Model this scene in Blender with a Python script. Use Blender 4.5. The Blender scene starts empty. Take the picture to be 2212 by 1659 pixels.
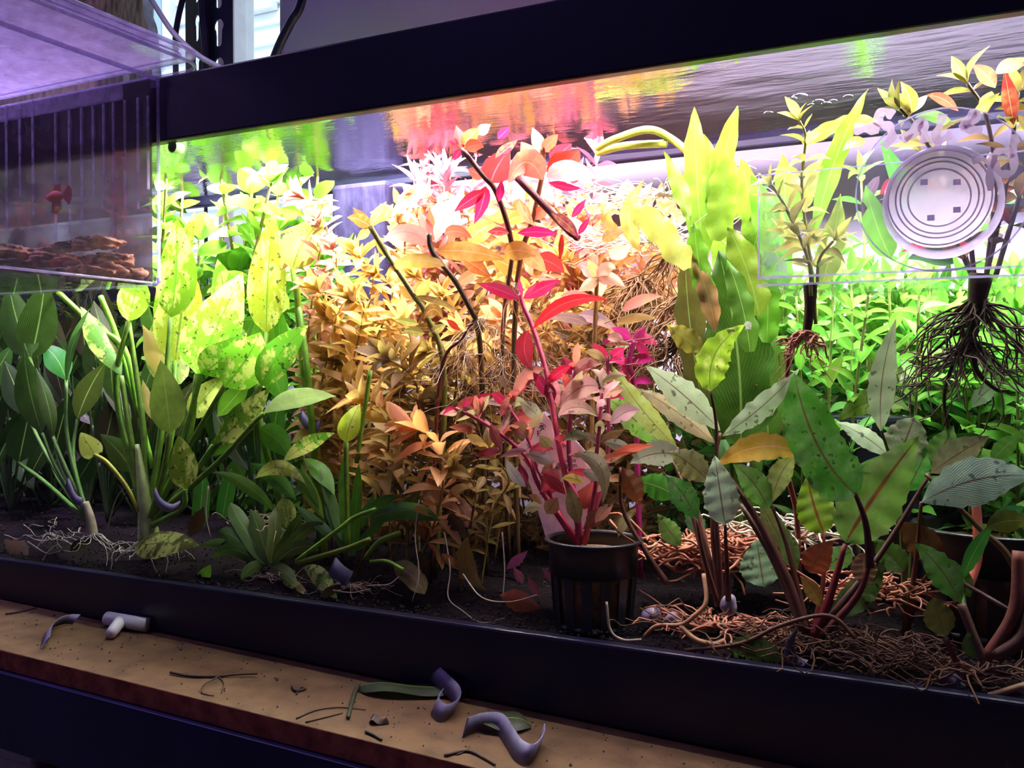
import bpy, bmesh, math, random
from mathutils import Vector as V, Matrix as M, noise as mnoise
random.seed(7)
R = random.uniform
sc = bpy.context.scene
COL = sc.collection

# ---------------------------------------------------------------- camera, world, lamps, exposure
D = 0.455                      # distance of the lens to the front glass (y = 0)
F = 2000.0
YAW = math.radians(26.57); PIT = math.radians(0.845)
CAM = V((0, -D, 0))
FWD0 = V((-math.sin(YAW), math.cos(YAW), 0)); RGT = V((math.cos(YAW), math.sin(YAW), 0))
FWD = FWD0 * math.cos(PIT) - V((0, 0, 1)) * math.sin(PIT)
UPV = RGT.cross(FWD)
cd = bpy.data.cameras.new('camera'); cam = bpy.data.objects.new('camera', cd); COL.objects.link(cam)
cd.sensor_width = 36; cd.lens = 36 * F / 2212; cd.clip_start = 0.02; cd.clip_end = 60
cam.matrix_world = M(((RGT.x, UPV.x, -FWD.x, CAM.x), (RGT.y, UPV.y, -FWD.y, CAM.y), (RGT.z, UPV.z, -FWD.z, CAM.z), (0, 0, 0, 1)))
sc.camera = cam
vs = sc.view_settings
vs.view_transform = 'Standard'; vs.look = 'None'; vs.gamma = 1.0; vs.use_curve_mapping = False
vs.exposure = 0.0
w = bpy.data.worlds.new('sky'); sc.world = w; w.use_nodes = True
bg = w.node_tree.nodes['Background']; bg.inputs[0].default_value = (0.72, 0.88, 1.0, 1); bg.inputs[1].default_value = 1.7
cy = sc.cycles
cy.max_bounces = 8; cy.transparent_max_bounces = 20; cy.diffuse_bounces = 3; cy.glossy_bounces = 4; cy.transmission_bounces = 6
cy.caustics_reflective = False; cy.caustics_refractive = False; cy.sample_clamp_indirect = 6.0; cy.sample_clamp_direct = 0.0
cy.use_denoising = True

def area(name, loc, size, power, col, rot=(0, 0, 0), spread=180):
    l = bpy.data.lights.new(name, 'AREA'); l.spread = math.radians(spread); l.shape = 'RECTANGLE'; l.size, l.size_y = size
    l.energy = power; l.color = col
    o = bpy.data.objects.new(name, l); o.location = loc; o.rotation_euler = rot; COL.objects.link(o)
    return o
# sections of the two LED bars above the water (the bars themselves are built below)
TILT = (math.radians(32), 0, 0)
area('led_section', (-0.51, 0.150, 0.2235), (0.32, 0.05), 10.5, (0.93, 1.0, 0.90))
area('led_section', (-0.23, 0.140, 0.2235), (0.20, 0.05), 3.2, (1.0, 0.78, 0.88))
area('led_section', (0.02, 0.140, 0.2235), (0.26, 0.05), 3.4, (0.96, 0.94, 1.0))
area('led_section', (-0.38, 0.062, 0.2040), (0.14, 0.02), 0.8, (0.93, 1.0, 0.90), TILT, 125)
area('led_section', (-0.20, 0.062, 0.2040), (0.22, 0.02), 1.5, (1.0, 0.86, 0.92), TILT, 125)
area('led_section', (0.02, 0.062, 0.2040), (0.20, 0.02), 4.6, (0.98, 0.97, 1.0), TILT, 125)
# violet fill light, added to brighten the wall above the tank
area('wall_fill_light', (-0.2, 0.02, 1.2), (0.5, 0.05), 3.0, (0.62, 0.46, 1.0), (math.radians(22), 0, 0))
# violet light added over the breeding box to brighten its lid
area('lid_fill_light', (-0.80, -0.02, 0.62), (0.14, 0.08), 3.0, (0.72, 0.52, 1.0), (0, 0, 0), 90)
# grow lamp of the room behind the camera: dim violet
area('room_lamp', (-1.2, -1.2, 1.35), (0.6, 0.3), 3.2, (0.34, 0.22, 1.0), (math.radians(30), 0, math.radians(-30)))
sun = bpy.data.lights.new('sun', 'SUN'); sun.energy = 1.6; sun.angle = 0.01; so_ = bpy.data.objects.new('sun', sun); COL.objects.link(so_)
so_.rotation_euler = (math.radians(50), 0, math.radians(25))

# ---------------------------------------------------------------- pixel helpers
def ray(px, py):
    return FWD + RGT * ((px - 1106) / F) + UPV * ((829.5 - py) / F)
def P(px, py, d):
    r = ray(px, py); return CAM + r * ((d + D) / r.y)
def S(px, d):                    # metres per pixel at that depth
    return (d + D) / ray(px, 800).y / F
def zsub(x, d):
    return -0.1425 + 0.12 * d
def G(px, d):                    # the point of the substrate under pixel column px at depth d
    p = P(px, 800, d); p.z = zsub(p.x, d); return p

# ---------------------------------------------------------------- materials
def mat(name):
    m = bpy.data.materials.new(name); m.use_nodes = True
    nt = m.node_tree; nt.nodes.clear()
    return m, nt, nt.nodes, nt.links
def out(nt, sh):
    o = nt.nodes.new('ShaderNodeOutputMaterial'); nt.links.new(sh, o.inputs[0])
def tex(nt, scale, detail=3, coord='Object', typ='ShaderNodeTexNoise', sc3=None, rough=0.55):
    tc = nt.nodes.new('ShaderNodeTexCoord'); n = nt.nodes.new(typ)
    src = tc.outputs[coord]
    if sc3:
        mp = nt.nodes.new('ShaderNodeMapping'); mp.inputs['Scale'].default_value = sc3
        nt.links.new(src, mp.inputs[0]); src = mp.outputs[0]
    nt.links.new(src, n.inputs['Vector']); n.inputs['Scale'].default_value = scale
    if 'Detail' in n.inputs: n.inputs['Detail'].default_value = detail
    if 'Roughness' in n.inputs: n.inputs['Roughness'].default_value = rough
    return n
def ramp(nt, src, stops):
    r = nt.nodes.new('ShaderNodeValToRGB'); e = r.color_ramp.elements
    while len(e) < len(stops): e.new(0.5)
    for k, (p, c) in enumerate(stops):
        e[k].position = p; e[k].color = (*c, 1) if len(c) == 3 else c
    nt.links.new(src, r.inputs[0]); return r
def math_(nt, op, a, b=None):
    n = nt.nodes.new('ShaderNodeMath'); n.operation = op
    for k, x in enumerate((a, b)):
        if x is None: continue
        if isinstance(x, (int, float)): n.inputs[k].default_value = x
        else: nt.links.new(x, n.inputs[k])
    return n.outputs[0]
def mixc(nt, fac, a, b, mode='MIX'):
    n = nt.nodes.new('ShaderNodeMix'); n.data_type = 'RGBA'; n.blend_type = mode
    for sock, x in ((n.inputs[0], fac), (n.inputs[6], a), (n.inputs[7], b)):
        if isinstance(x, (int, float)): sock.default_value = x
        elif isinstance(x, tuple): sock.default_value = (*x, 1)
        else: nt.links.new(x, sock)
    return n.outputs[2]
def pbr(name, col, rough=0.5, col2=None, scale=40, spec=0.5, bump=0.0, metal=0.0, sc3=None, lo=0.4, hi=0.65, detail=4):
    m, nt, N, L = mat(name)
    b = N.new('ShaderNodeBsdfPrincipled'); b.inputs['Roughness'].default_value = rough
    b.inputs['Specular IOR Level'].default_value = spec; b.inputs['Metallic'].default_value = metal
    n = tex(nt, scale, detail, sc3=sc3)
    c2 = col2 if col2 else tuple(x * 0.75 for x in col)
    r = ramp(nt, n.outputs[0], [(lo, col), (hi, c2)])
    L.new(r.outputs[0], b.inputs['Base Color'])
    if bump:
        bp = N.new('ShaderNodeBump'); bp.inputs['Strength'].default_value = bump; bp.inputs['Distance'].default_value = 0.002
        L.new(n.outputs[0], bp.inputs['Height']); L.new(bp.outputs[0], b.inputs['Normal'])
    out(nt, b.outputs[0]); return m
def clear(name, tint=(0.96, 0.97, 0.98), film=0.0, filmcol=(0.5, 0.5, 0.5), rough=0.02, scale=60, ior=1.45, lo=0.45, hi=0.7):
    """thin clear sheet: Fresnel mix of straight transmission and gloss, with an optional patchy film of dirt"""
    m, nt, N, L = mat(name)
    t = N.new('ShaderNodeBsdfTransparent'); t.inputs[0].default_value = (*tint, 1)
    g = N.new('ShaderNodeBsdfGlossy'); g.inputs['Roughness'].default_value = rough
    fr = N.new('ShaderNodeFresnel'); fr.inputs[0].default_value = ior
    geo = N.new('ShaderNodeNewGeometry')
    f = math_(nt, 'MULTIPLY', fr.outputs[0], math_(nt, 'SUBTRACT', 1.0, geo.outputs['Backfacing']))
    mx = N.new('ShaderNodeMixShader'); L.new(f, mx.inputs[0]); L.new(t.outputs[0], mx.inputs[1]); L.new(g.outputs[0], mx.inputs[2])
    sh = mx.outputs[0]
    if film:
        n = tex(nt, scale, 5)
        r = ramp(nt, n.outputs[0], [(lo, (film * 0.45,) * 3), (hi, (film,) * 3)])
        d = N.new('ShaderNodeBsdfDiffuse'); d.inputs[0].default_value = (*filmcol, 1)
        tr = N.new('ShaderNodeBsdfTranslucent'); tr.inputs[0].default_value = (*filmcol, 1)
        a = N.new('ShaderNodeMixShader'); a.inputs[0].default_value = 0.5; L.new(d.outputs[0], a.inputs[1]); L.new(tr.outputs[0], a.inputs[2])
        m2 = N.new('ShaderNodeMixShader'); L.new(r.outputs[0], m2.inputs[0]); L.new(sh, m2.inputs[1]); L.new(a.outputs[0], m2.inputs[2])
        sh = m2.outputs[0]
    out(nt, sh); return m
def leafmat(name, patch=None, pfac=0.5, pscale=60, plo=0.45, phi=0.6, vein=None, veinw=0.03, trans=0.45, rough=0.4, spots=0.0, lat=0.25, spec=0.4, sc3=None, bump=0.3):
    """leaf colour comes from the object's own colour; pattern, midrib and side veins from noise and UV"""
    m, nt, N, L = mat(name)
    oi = N.new('ShaderNodeObjectInfo')
    hs = N.new('ShaderNodeHueSaturation'); L.new(oi.outputs['Color'], hs.inputs['Color'])
    L.new(math_(nt, 'ADD', math_(nt, 'MULTIPLY', oi.outputs['Random'], 0.5), 0.75), hs.inputs['Value'])
    L.new(math_(nt, 'ADD', math_(nt, 'MULTIPLY', oi.outputs['Random'], 0.03), 0.485), hs.inputs['Hue'])
    c = hs.outputs[0]
    n = tex(nt, pscale, 4, sc3=sc3, rough=0.65)
    if patch:
        r = ramp(nt, n.outputs[0], [(plo, (0, 0, 0)), (phi, (1, 1, 1))])
        c = mixc(nt, math_(nt, 'MULTIPLY', r.outputs[0], pfac), c, patch)
    else:
        r = ramp(nt, n.outputs[0], [(0.3, (0.62,) * 3), (0.7, (1.15,) * 3)])
        c = mixc(nt, 1.0, c, r.outputs[0], 'MULTIPLY')
    uv = N.new('ShaderNodeUVMap'); sp = N.new('ShaderNodeSeparateXYZ'); L.new(uv.outputs[0], sp.inputs[0])
    du = math_(nt, 'ABSOLUTE', math_(nt, 'SUBTRACT', sp.outputs[0], 0.5))
    ph = math_(nt, 'ADD', math_(nt, 'MULTIPLY', sp.outputs[1], 70.0), math_(nt, 'MULTIPLY', du, -60.0))
    latv = math_(nt, 'POWER', math_(nt, 'ABSOLUTE', math_(nt, 'SINE', ph)), 8.0)
    c = mixc(nt, math_(nt, 'MULTIPLY', latv, lat), c, vein if vein else (0.05, 0.08, 0.02))
    if vein:
        mr = N.new('ShaderNodeMapRange'); mr.inputs[1].default_value = veinw; mr.inputs[2].default_value = veinw * 0.4
        mr.inputs[3].default_value = 0; mr.inputs[4].default_value = 0.85
        L.new(du, mr.inputs[0]); c = mixc(nt, mr.outputs[0], c, vein)
    if spots:
        s = tex(nt, 260, 2); r2 = ramp(nt, s.outputs[0], [(0.62, (0, 0, 0)), (0.68, (1, 1, 1))])
        c = mixc(nt, math_(nt, 'MULTIPLY', r2.outputs[0], spots), c, (0.03, 0.03, 0.015))
    b = N.new('ShaderNodeBsdfPrincipled'); b.inputs['Roughness'].default_value = rough; b.inputs['Specular IOR Level'].default_value = spec
    L.new(c, b.inputs['Base Color'])
    bp = N.new('ShaderNodeBump'); bp.inputs['Strength'].default_value = bump; bp.inputs['Distance'].default_value = 0.001
    L.new(math_(nt, 'ADD', n.outputs[0], math_(nt, 'MULTIPLY', latv, 0.12)), bp.inputs['Height']); L.new(bp.outputs[0], b.inputs['Normal'])
    t = N.new('ShaderNodeBsdfTranslucent'); L.new(c, t.inputs[0])
    mx = N.new('ShaderNodeMixShader'); mx.inputs[0].default_value = trans
    L.new(b.outputs[0], mx.inputs[1]); L.new(t.outputs[0], mx.inputs[2]); out(nt, mx.outputs[0]); return m
LM = {
 'plain': leafmat('leaf_plain', vein=(0.32, 0.5, 0.12), veinw=0.025, lat=0.12),
 'varieg': leafmat('leaf_variegated', patch=(0.80, 0.86, 0.22), pfac=0.8, pscale=95, plo=0.47, phi=0.56, vein=(0.12, 0.30, 0.02), spots=0.8, lat=0.15, trans=0.5, sc3=(1, 1, 0.6)),
 'crypt': leafmat('leaf_mottled', patch=(0.55, 0.70, 0.36), pfac=0.40, pscale=70, plo=0.42, phi=0.70, vein=(0.16, 0.07, 0.035), veinw=0.03, spots=0.7, lat=0.14, trans=0.45, bump=1.0, spec=0.3),
 'redrib': leafmat('leaf_red_ribbed', patch=(0.45, 0.60, 0.22), pfac=0.5, pscale=60, vein=(0.28, 0.03, 0.02), veinw=0.05, lat=0.18, trans=0.48, bump=0.9, spec=0.3),
 'red': leafmat('leaf_red', vein=(0.75, 0.12, 0.16), veinw=0.03, lat=0.14, trans=0.5, spec=0.5),
 'warm': leafmat('leaf_warm', patch=(0.78, 0.55, 0.18), pfac=0.35, pscale=70, vein=(0.85, 0.40, 0.25), veinw=0.03, lat=0.1, trans=0.5),
 'brown': leafmat('leaf_brown', patch=(0.10, 0.05, 0.02), pfac=0.5, pscale=80, vein=(0.14, 0.05, 0.02), lat=0.3, trans=0.35, bump=0.6),
 'stem': leafmat('stem_skin', lat=0.0, trans=0.15, rough=0.45, pscale=120, bump=0.2),
}
MT = {
 'black': pbr('black_plastic', (0.009, 0.007, 0.026), 0.36, (0.012, 0.009, 0.034), 30, spec=0.4),
 'pot': pbr('black_pot_plastic', (0.010, 0.010, 0.013), 0.35, (0.02, 0.02, 0.024), 60),
 'navy': pbr('navy_steel', (0.016, 0.016, 0.070), 0.42, (0.010, 0.010, 0.050), 25, spec=0.4),
 'rack': pbr('black_painted_steel', (0.010, 0.010, 0.025), 0.3, (0.016, 0.015, 0.04), 40),
 'board': pbr('particle_board_face', (0.135, 0.078, 0.036), 0.9, (0.07, 0.040, 0.020), 55, bump=0.4, lo=0.38, hi=0.72, detail=8, spec=0.2),
 'edge': pbr('particle_board_edge', (0.44, 0.13, 0.07), 0.9, (0.22, 0.06, 0.04), 90, bump=0.6, spec=0.15, detail=8),
 'lead': pbr('lead_strip', (0.17, 0.145, 0.23), 0.55, (0.11, 0.095, 0.16), 90, metal=0.25),
 'soil': pbr('dark_aquarium_soil', (0.007, 0.005, 0.006), 0.9, (0.016, 0.011, 0.012), 500, bump=1.0, spec=0.04),
 'grain': pbr('soil_grain', (0.016, 0.011, 0.012), 0.7, (0.010, 0.008, 0.010), 200, spec=0.25),
 'wall': pbr('lilac_painted_wall', (0.40, 0.33, 0.50), 0.8, (0.36, 0.30, 0.46), 6, spec=0.2, bump=0.1),
 'room': pbr('room_paint', (0.45, 0.42, 0.50), 0.9, (0.42, 0.39, 0.47), 4),
 'wood': pbr('floor_board', (0.20, 0.12, 0.07), 0.5, (0.14, 0.08, 0.05), 10, sc3=(1, 8, 1)),
 'white': pbr('white_plastic', (0.78, 0.77, 0.78), 0.4, (0.70, 0.69, 0.71), 50),
 'siding': pbr('painted_siding', (0.86, 0.90, 0.93), 0.6, (0.80, 0.85, 0.90), 8),
 'bluegl': pbr('house_window_glass', (0.30, 0.42, 0.55), 0.1, (0.36, 0.48, 0.60), 3),
 'grey': pbr('grey_cable_jacket', (0.50, 0.52, 0.52), 0.5, (0.42, 0.44, 0.44), 40),
 'tube': pbr('milky_air_hose', (0.74, 0.78, 0.76), 0.3, (0.66, 0.70, 0.68), 30),
 'bark': pbr('bark', (0.42, 0.17, 0.075), 0.85, (0.13, 0.05, 0.03), 70, bump=1.0, detail=8, sc3=(0.6, 1, 2)),
 'coir': pbr('coir_fibre', (0.26, 0.18, 0.13), 0.95, (0.08, 0.05, 0.04), 160, bump=1.0, sc3=(1, 1, 0.25)),
 'medium': pbr('rock_wool', (0.30, 0.16, 0.07), 0.95, (0.16, 0.09, 0.03), 120, bump=0.8),
 'tag': leafmat('plant_tag_card', lat=0.0, trans=0.55, bump=0.02),
 'hose': leafmat('milky_hose', lat=0.0, trans=0.6, spec=0.5, bump=0.05),
 'filt': pbr('dull_black_plastic', (0.020, 0.014, 0.050), 0.8, (0.040, 0.030, 0.085), 120, spec=0.08, bump=0.6, sc3=(1, 1, 0.4)),
 'ink': pbr('printed_ink', (0.03, 0.02, 0.035), 0.6),
 'inkw': pbr('white_print', (0.7, 0.7, 0.75), 0.6),
 'root': pbr('pale_root', (0.62, 0.48, 0.34), 0.6, (0.45, 0.28, 0.16), 80),
 'rootbr': pbr('brown_root', (0.26, 0.12, 0.04), 0.7, (0.13, 0.055, 0.02), 80),
 'rootpk': pbr('pink_orange_root', (0.52, 0.21, 0.11), 0.6, (0.38, 0.12, 0.07), 80),
 'rootrd': pbr('reddish_brown_root', (0.13, 0.045, 0.018), 0.75, (0.06, 0.022, 0.011), 80),
 'rootdk': pbr('dark_root', (0.045, 0.022, 0.012), 0.7, (0.09, 0.04, 0.02), 80),
 'rootwh': pbr('white_root', (0.80, 0.74, 0.62), 0.5, (0.66, 0.55, 0.38), 80),
 'orange': pbr('orange_plastic', (0.75, 0.20, 0.05), 0.4),
 'lilac': pbr('lilac_plastic', (0.45, 0.42, 0.62), 0.4),
 'fish': pbr('red_fish_skin', (0.62, 0.05, 0.02), 0.35, (0.35, 0.02, 0.02), 120),
 'shell': pbr('snail_shell', (0.45, 0.36, 0.42), 0.3, (0.22, 0.20, 0.30), 120),
 'twig': pbr('dry_twig', (0.06, 0.035, 0.02), 0.9, (0.03, 0.02, 0.012), 200),
 'glass': clear('aquarium_glass', (0.985, 0.99, 0.985), ior=1.3),
 'acryl': clear('clear_acrylic', (0.96, 0.96, 0.98), 0.05, (0.7, 0.65, 0.85), scale=200, lo=0.55, hi=0.8),
 'clearac': clear('planter_acrylic', (0.965, 0.975, 0.965), 0.02, (0.7, 0.75, 0.7), scale=200, lo=0.55, hi=0.8, ior=1.3),
 'acryl_edge': clear('acrylic_edge', (0.72, 0.70, 0.84), 0.55, (0.80, 0.72, 0.95), scale=60),
 'lid': clear('misted_acrylic', (0.90, 0.87, 0.96), 0.55, (0.85, 0.75, 0.98), scale=90, lo=0.4, hi=0.75),
 'dirty': clear('dirty_acrylic', (0.62, 0.58, 0.66), 0.88, (0.055, 0.038, 0.052), scale=35, lo=0.3, hi=0.6),
 'disc': clear('suction_disc', (0.88, 0.87, 0.94), 0.12, (0.45, 0.42, 0.70), scale=50),
 'cupw': clear('milky_silicone', (0.85, 0.8, 0.88), 0.85, (0.90, 0.80, 0.92), scale=60, lo=0.2, hi=0.5),
 'cupring': clear('silicone_ridge', (0.80, 0.74, 0.88), 0.75, (0.74, 0.64, 0.82), scale=60, lo=0.2, hi=0.5),
 'marker': clear('paint_marker', (0.9, 0.85, 0.92), 0.62, (0.86, 0.74, 0.84), scale=160, lo=0.2, hi=0.5),
 'algae': clear('algae_film', (0.80, 0.92, 0.70), 0.7, (0.25, 0.42, 0.12), scale=120),
 'slit': clear('rib_highlight', (0.75, 0.72, 0.84), 0.6, (0.62, 0.56, 0.72), scale=80),
}
# water surface: Fresnel mirror below its critical angle, transparent above it, small ripples
m, nt, N, L = mat('water_surface')
t = N.new('ShaderNodeBsdfTransparent'); g = N.new('ShaderNodeBsdfGlossy'); g.inputs['Roughness'].default_value = 0.02
fr = N.new('ShaderNodeFresnel'); fr.inputs[0].default_value = 1.055
n1 = tex(nt, 75, 4, sc3=(0.8, 2.6, 1)); bp = N.new('ShaderNodeBump'); bp.inputs['Strength'].default_value = 0.5; bp.inputs['Distance'].default_value = 0.0007
L.new(n1.outputs[0], bp.inputs['Height']); L.new(bp.outputs[0], g.inputs['Normal'])
mx = N.new('ShaderNodeMixShader'); L.new(fr.outputs[0], mx.inputs[0]); L.new(t.outputs[0], mx.inputs[1]); L.new(g.outputs[0], mx.inputs[2])
out(nt, mx.outputs[0]); MT['water'] = m
m, nt, N, L = mat('led_diffuser'); e = N.new('ShaderNodeEmission'); e.inputs[0].default_value = (1, 0.93, 0.97, 1); e.inputs[1].default_value = 3; out(nt, e.outputs[0]); MT['led'] = m

# ---------------------------------------------------------------- mesh helpers
class MB:
    def __init__(s): s.v = []; s.f = []; s.uv = []
    def add(s, vs, fs, uvs=None):
        o = len(s.v); s.v += [tuple(x) for x in vs]; s.f += [tuple(i + o for i in f) for f in fs]
        s.uv += uvs if uvs else [(0.5, 0.5)] * len(vs)
    def box(s, lo, hi):
        x0, y0, z0 = lo; x1, y1, z1 = hi
        s.add([(x0,y0,z0),(x1,y0,z0),(x1,y1,z0),(x0,y1,z0),(x0,y0,z1),(x1,y0,z1),(x1,y1,z1),(x0,y1,z1)],
              [(0,3,2,1),(4,5,6,7),(0,1,5,4),(1,2,6,5),(2,3,7,6),(3,0,4,7)]); return s
    def tube(s, pts, r0, r1=None, n=6, cap=True):
        pts = [V(p) for p in pts]; r1 = r0 if r1 is None else r1; k = len(pts); vs = []; fs = []; uv = []
        ref = V((0.31, 0.87, 0.38)); prev = None
        for i, p in enumerate(pts):
            t = (pts[min(i + 1, k - 1)] - pts[max(i - 1, 0)]).normalized()
            a = (prev - t * prev.dot(t)) if prev else t.cross(ref)
            a.normalize(); prev = a; b = t.cross(a); r = r0 + (r1 - r0) * i / max(1, k - 1)
            for j in range(n):
                c = 2 * math.pi * j / n; vs.append(p + (a * math.cos(c) + b * math.sin(c)) * r); uv.append((j / n, i / k))
        for i in range(k - 1):
            for j in range(n):
                fs.append((i*n+j, i*n+(j+1)%n, (i+1)*n+(j+1)%n, (i+1)*n+j))
        if cap: fs += [tuple(range(n))[::-1], tuple(range((k-1)*n, k*n))]
        s.add(vs, fs, uv); return s
    def lathe(s, prof, c, n=32, axis='z'):
        vs = []; fs = []
        for r, h in prof:
            for j in range(n):
                a = 2 * math.pi * j / n; x, y = r * math.cos(a), r * math.sin(a)
                vs.append((c[0] + x, c[1] + y, c[2] + h) if axis == 'z' else (c[0] + x, c[1] - h, c[2] + y))
        for i in range(len(prof) - 1):
            for j in range(n): fs.append((i*n+j, i*n+(j+1)%n, (i+1)*n+(j+1)%n, (i+1)*n+j))
        s.add(vs, fs); return s
    def poly(s, pts, off):           # a flat outline with thickness
        n = len(pts); off = V(off)
        s.add([V(p) for p in pts] + [V(p) + off for p in pts], [tuple(range(n)), tuple(range(n, 2*n))[::-1]] + [(i, i+n, (i+1)%n+n, (i+1)%n)[::-1] for i in range(n)]); return s
    def mesh(s, name, m, smooth=True, org=(0,0,0)):
        me = bpy.data.meshes.new(name); o = V(org)
        me.from_pydata([V(v) - o for v in s.v], [], s.f)
        ul = me.uv_layers.new(name='UVMap'); li = [0] * len(me.loops); me.loops.foreach_get('vertex_index', li)
        buf = [c for i in li for c in s.uv[i]]; ul.data.foreach_set('uv', buf)
        me.polygons.foreach_set('use_smooth', [smooth] * len(me.polygons)); me.materials.append(m); return me
def link(name, me, parent=None, loc=None, color=None, kind=None):
    o = bpy.data.objects.new(name, me); COL.objects.link(o)
    if parent: o.parent = parent
    if loc is not None: o.location = loc
    if color: o.color = (*color, 1)
    if kind: o['kind'] = kind
    return o
def put(name, mb, m, parent=None, color=None, kind=None, smooth=True, org=None):
    """one mesh object; vertices are in world space, its origin goes to org (or its first vertex)"""
    base = V(parent['at']) if parent and 'at' in parent else V((0, 0, 0))
    org = V(org) if org is not None else (base if parent else V(mb.v[0]))
    o = link(name, mb.mesh(name, m, smooth, org), parent, org - base, color, kind)
    o['at'] = tuple(org); return o
def tag(o, label, cat, group=None, kind=None):
    o['label'] = label; o['category'] = cat
    if group: o['group'] = group
    if kind: o['kind'] = kind
    return o
def thing(name, at, label, cat, group=None):
    o = link(name, None, None, at); o['at'] = tuple(at); o.empty_display_size = 0.01
    return tag(o, label, cat, group)
def bev(o, wd, seg=2):
    b = o.modifiers.new('bevel', 'BEVEL'); b.width = wd; b.segments = seg; b.limit_method = 'ANGLE'; return o
def smooth_path(pts, n=6):
    pts = [V(p) for p in pts]
    if len(pts) == 2: return [pts[0].lerp(pts[1], i / 4) for i in range(5)]
    q = [pts[0] * 2 - pts[1]] + pts + [pts[-1] * 2 - pts[-2]]; res = []
    for i in range(1, len(q) - 2):
        a, b, c, d = q[i-1:i+3]
        for k in range(n):
            t = k / n
            res.append(0.5 * ((2*b) + (c - a)*t + (2*a - 5*b + 4*c - d)*t*t + (3*b - a - 3*c + d)*t*t*t))
    return res + [pts[-1]]
PROF = {
 'ovate': lambda t: math.sin(math.pi * t ** 0.72) ** 0.85 * (1 - 0.12 * t),
 'lance': lambda t: math.sin(math.pi * t ** 0.85) ** 1.05,
 'spat': lambda t: math.sin(math.pi * t ** 1.25) ** 0.9,
 'round': lambda t: math.sin(math.pi * t ** 0.95) ** 0.6,
 'strap': lambda t: min(1, (t * 5 + 0.35)) * (1 - max(0, (t - 0.6) / 0.4) ** 2.0),
 'heart': lambda t: math.sin(math.pi * (t * 0.93 + 0.07) ** 0.62) ** 0.75,
}
def hleaf(plant, b, t, w, db, dt=None, col=(0.2, 0.5, 0.05), m='plain', shape='lance', ctrl=(0, 0), roll=None, wave=0.0, fold=0.12, dc=0.0, serr=0.0, rows=10, name='leaf', wfreq=5.0, twist=0.0):
    """one leaf from pixel b at depth db to pixel t at depth dt, w pixels wide, bowed by ctrl"""
    dt = db if dt is None else dt
    B = P(b[0], b[1], db); T = P(t[0], t[1], dt)
    C = P((b[0]+t[0])/2 + ctrl[0]*2, (b[1]+t[1])/2 + ctrl[1]*2, (db+dt)/2 + dc)
    W = w * S((b[0]+t[0])/2, (db+dt)/2)
    roll = R(-28, 28) if roll is None else roll
    mb = MB(); vs = []; uv = []; fs = []; cols = (-1, -0.5, 0, 0.5, 1); ph = R(0, 6)
    for i in range(rows + 1):
        tt = i / rows; p = B*(1-tt)**2 + C*2*tt*(1-tt) + T*tt*tt
        tg = ((C-B)*(1-tt) + (T-C)*tt).normalized()
        vw = (CAM - p).normalized(); sd = tg.cross(vw).normalized()
        sd = M.Rotation(math.radians(roll + twist*(tt-0.5)), 3, tg) @ sd; nn = sd.cross(tg)
        hw = max(PROF[shape](min(1, max(0, tt))), 0.012) * W * 0.5
        for c in cols:
            e = 1 + (serr * (1 if i % 2 else -1) + 1.5*wave*math.sin(tt*wfreq*2.3*math.pi + ph*2 + c) if abs(c) == 1 else 0)
            z = fold * abs(c) * hw + (1.6 * wave * W * math.sin(tt * wfreq * 2 * math.pi + ph + (0 if c > 0 else 1.7)) * c * c)
            vs.append(p + sd * hw * c * e - nn * z * (1 if abs(c) > 0.1 else 0)); uv.append((0.5 + 0.5 * c, tt))
    for i in range(rows):
        for j in range(4): fs.append((i*5+j, i*5+j+1, (i+1)*5+j+1, (i+1)*5+j))
    mb.add(vs, fs, uv)
    return put(name, mb, LM[m], plant, col, org=B)
def hstem(plant, pts, r, col=(0.2, 0.4, 0.05), name='stem', r1=None, m=None, n=6):
    w3 = [P(*p) if len(p) == 3 else G(*p) for p in pts]
    k = S(pts[0][0], pts[0][-1]); r1 = r if r1 is None else r1
    return put(name, MB().tube(smooth_path(w3), r * k, r1 * k, n), m or LM['stem'], plant, col, org=w3[0])
def wiggle(a, b, amp, n=8):
    a, b = V(a), V(b); L = (b - a).length; pts = []; ph = [R(0, 6) for _ in range(6)]
    for i in range(n + 1):
        t = i / n; e = math.sin(math.pi * min(1, t * 1.2 + 0.02)) if t < 0.8 else 1
        pts.append(a.lerp(b, t) + V((math.sin(t*7+ph[0]), math.sin(t*6+ph[1]), math.sin(t*8+ph[2]))) * amp * L * t ** 0.5)
    return pts
def roots(plant, at, n, ln, m, r=0.0004, down=True, spread=1.0, name='roots', amp=0.12, zmin=None):
    mb = MB(); at = V(at)
    for _ in range(n):
        a = R(0, 6.283); l = ln * R(0.5, 1.1)
        e = at + V((math.cos(a)*l*spread, math.sin(a)*l*spread*0.6, (-abs(R(0.3, 1.0)) if down else R(-0.1, 0.15))*l))
        if zmin is not None: e.z = max(e.z, zmin)
        s0 = at + V((R(-1,1), R(-1,1), R(-0.5,0.5))) * 0.002
        mb.tube(wiggle(s0, e, amp), r, r * 0.5, 4, cap=False)
    return put(name, mb, MT[m], plant, kind='stuff')
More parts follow.
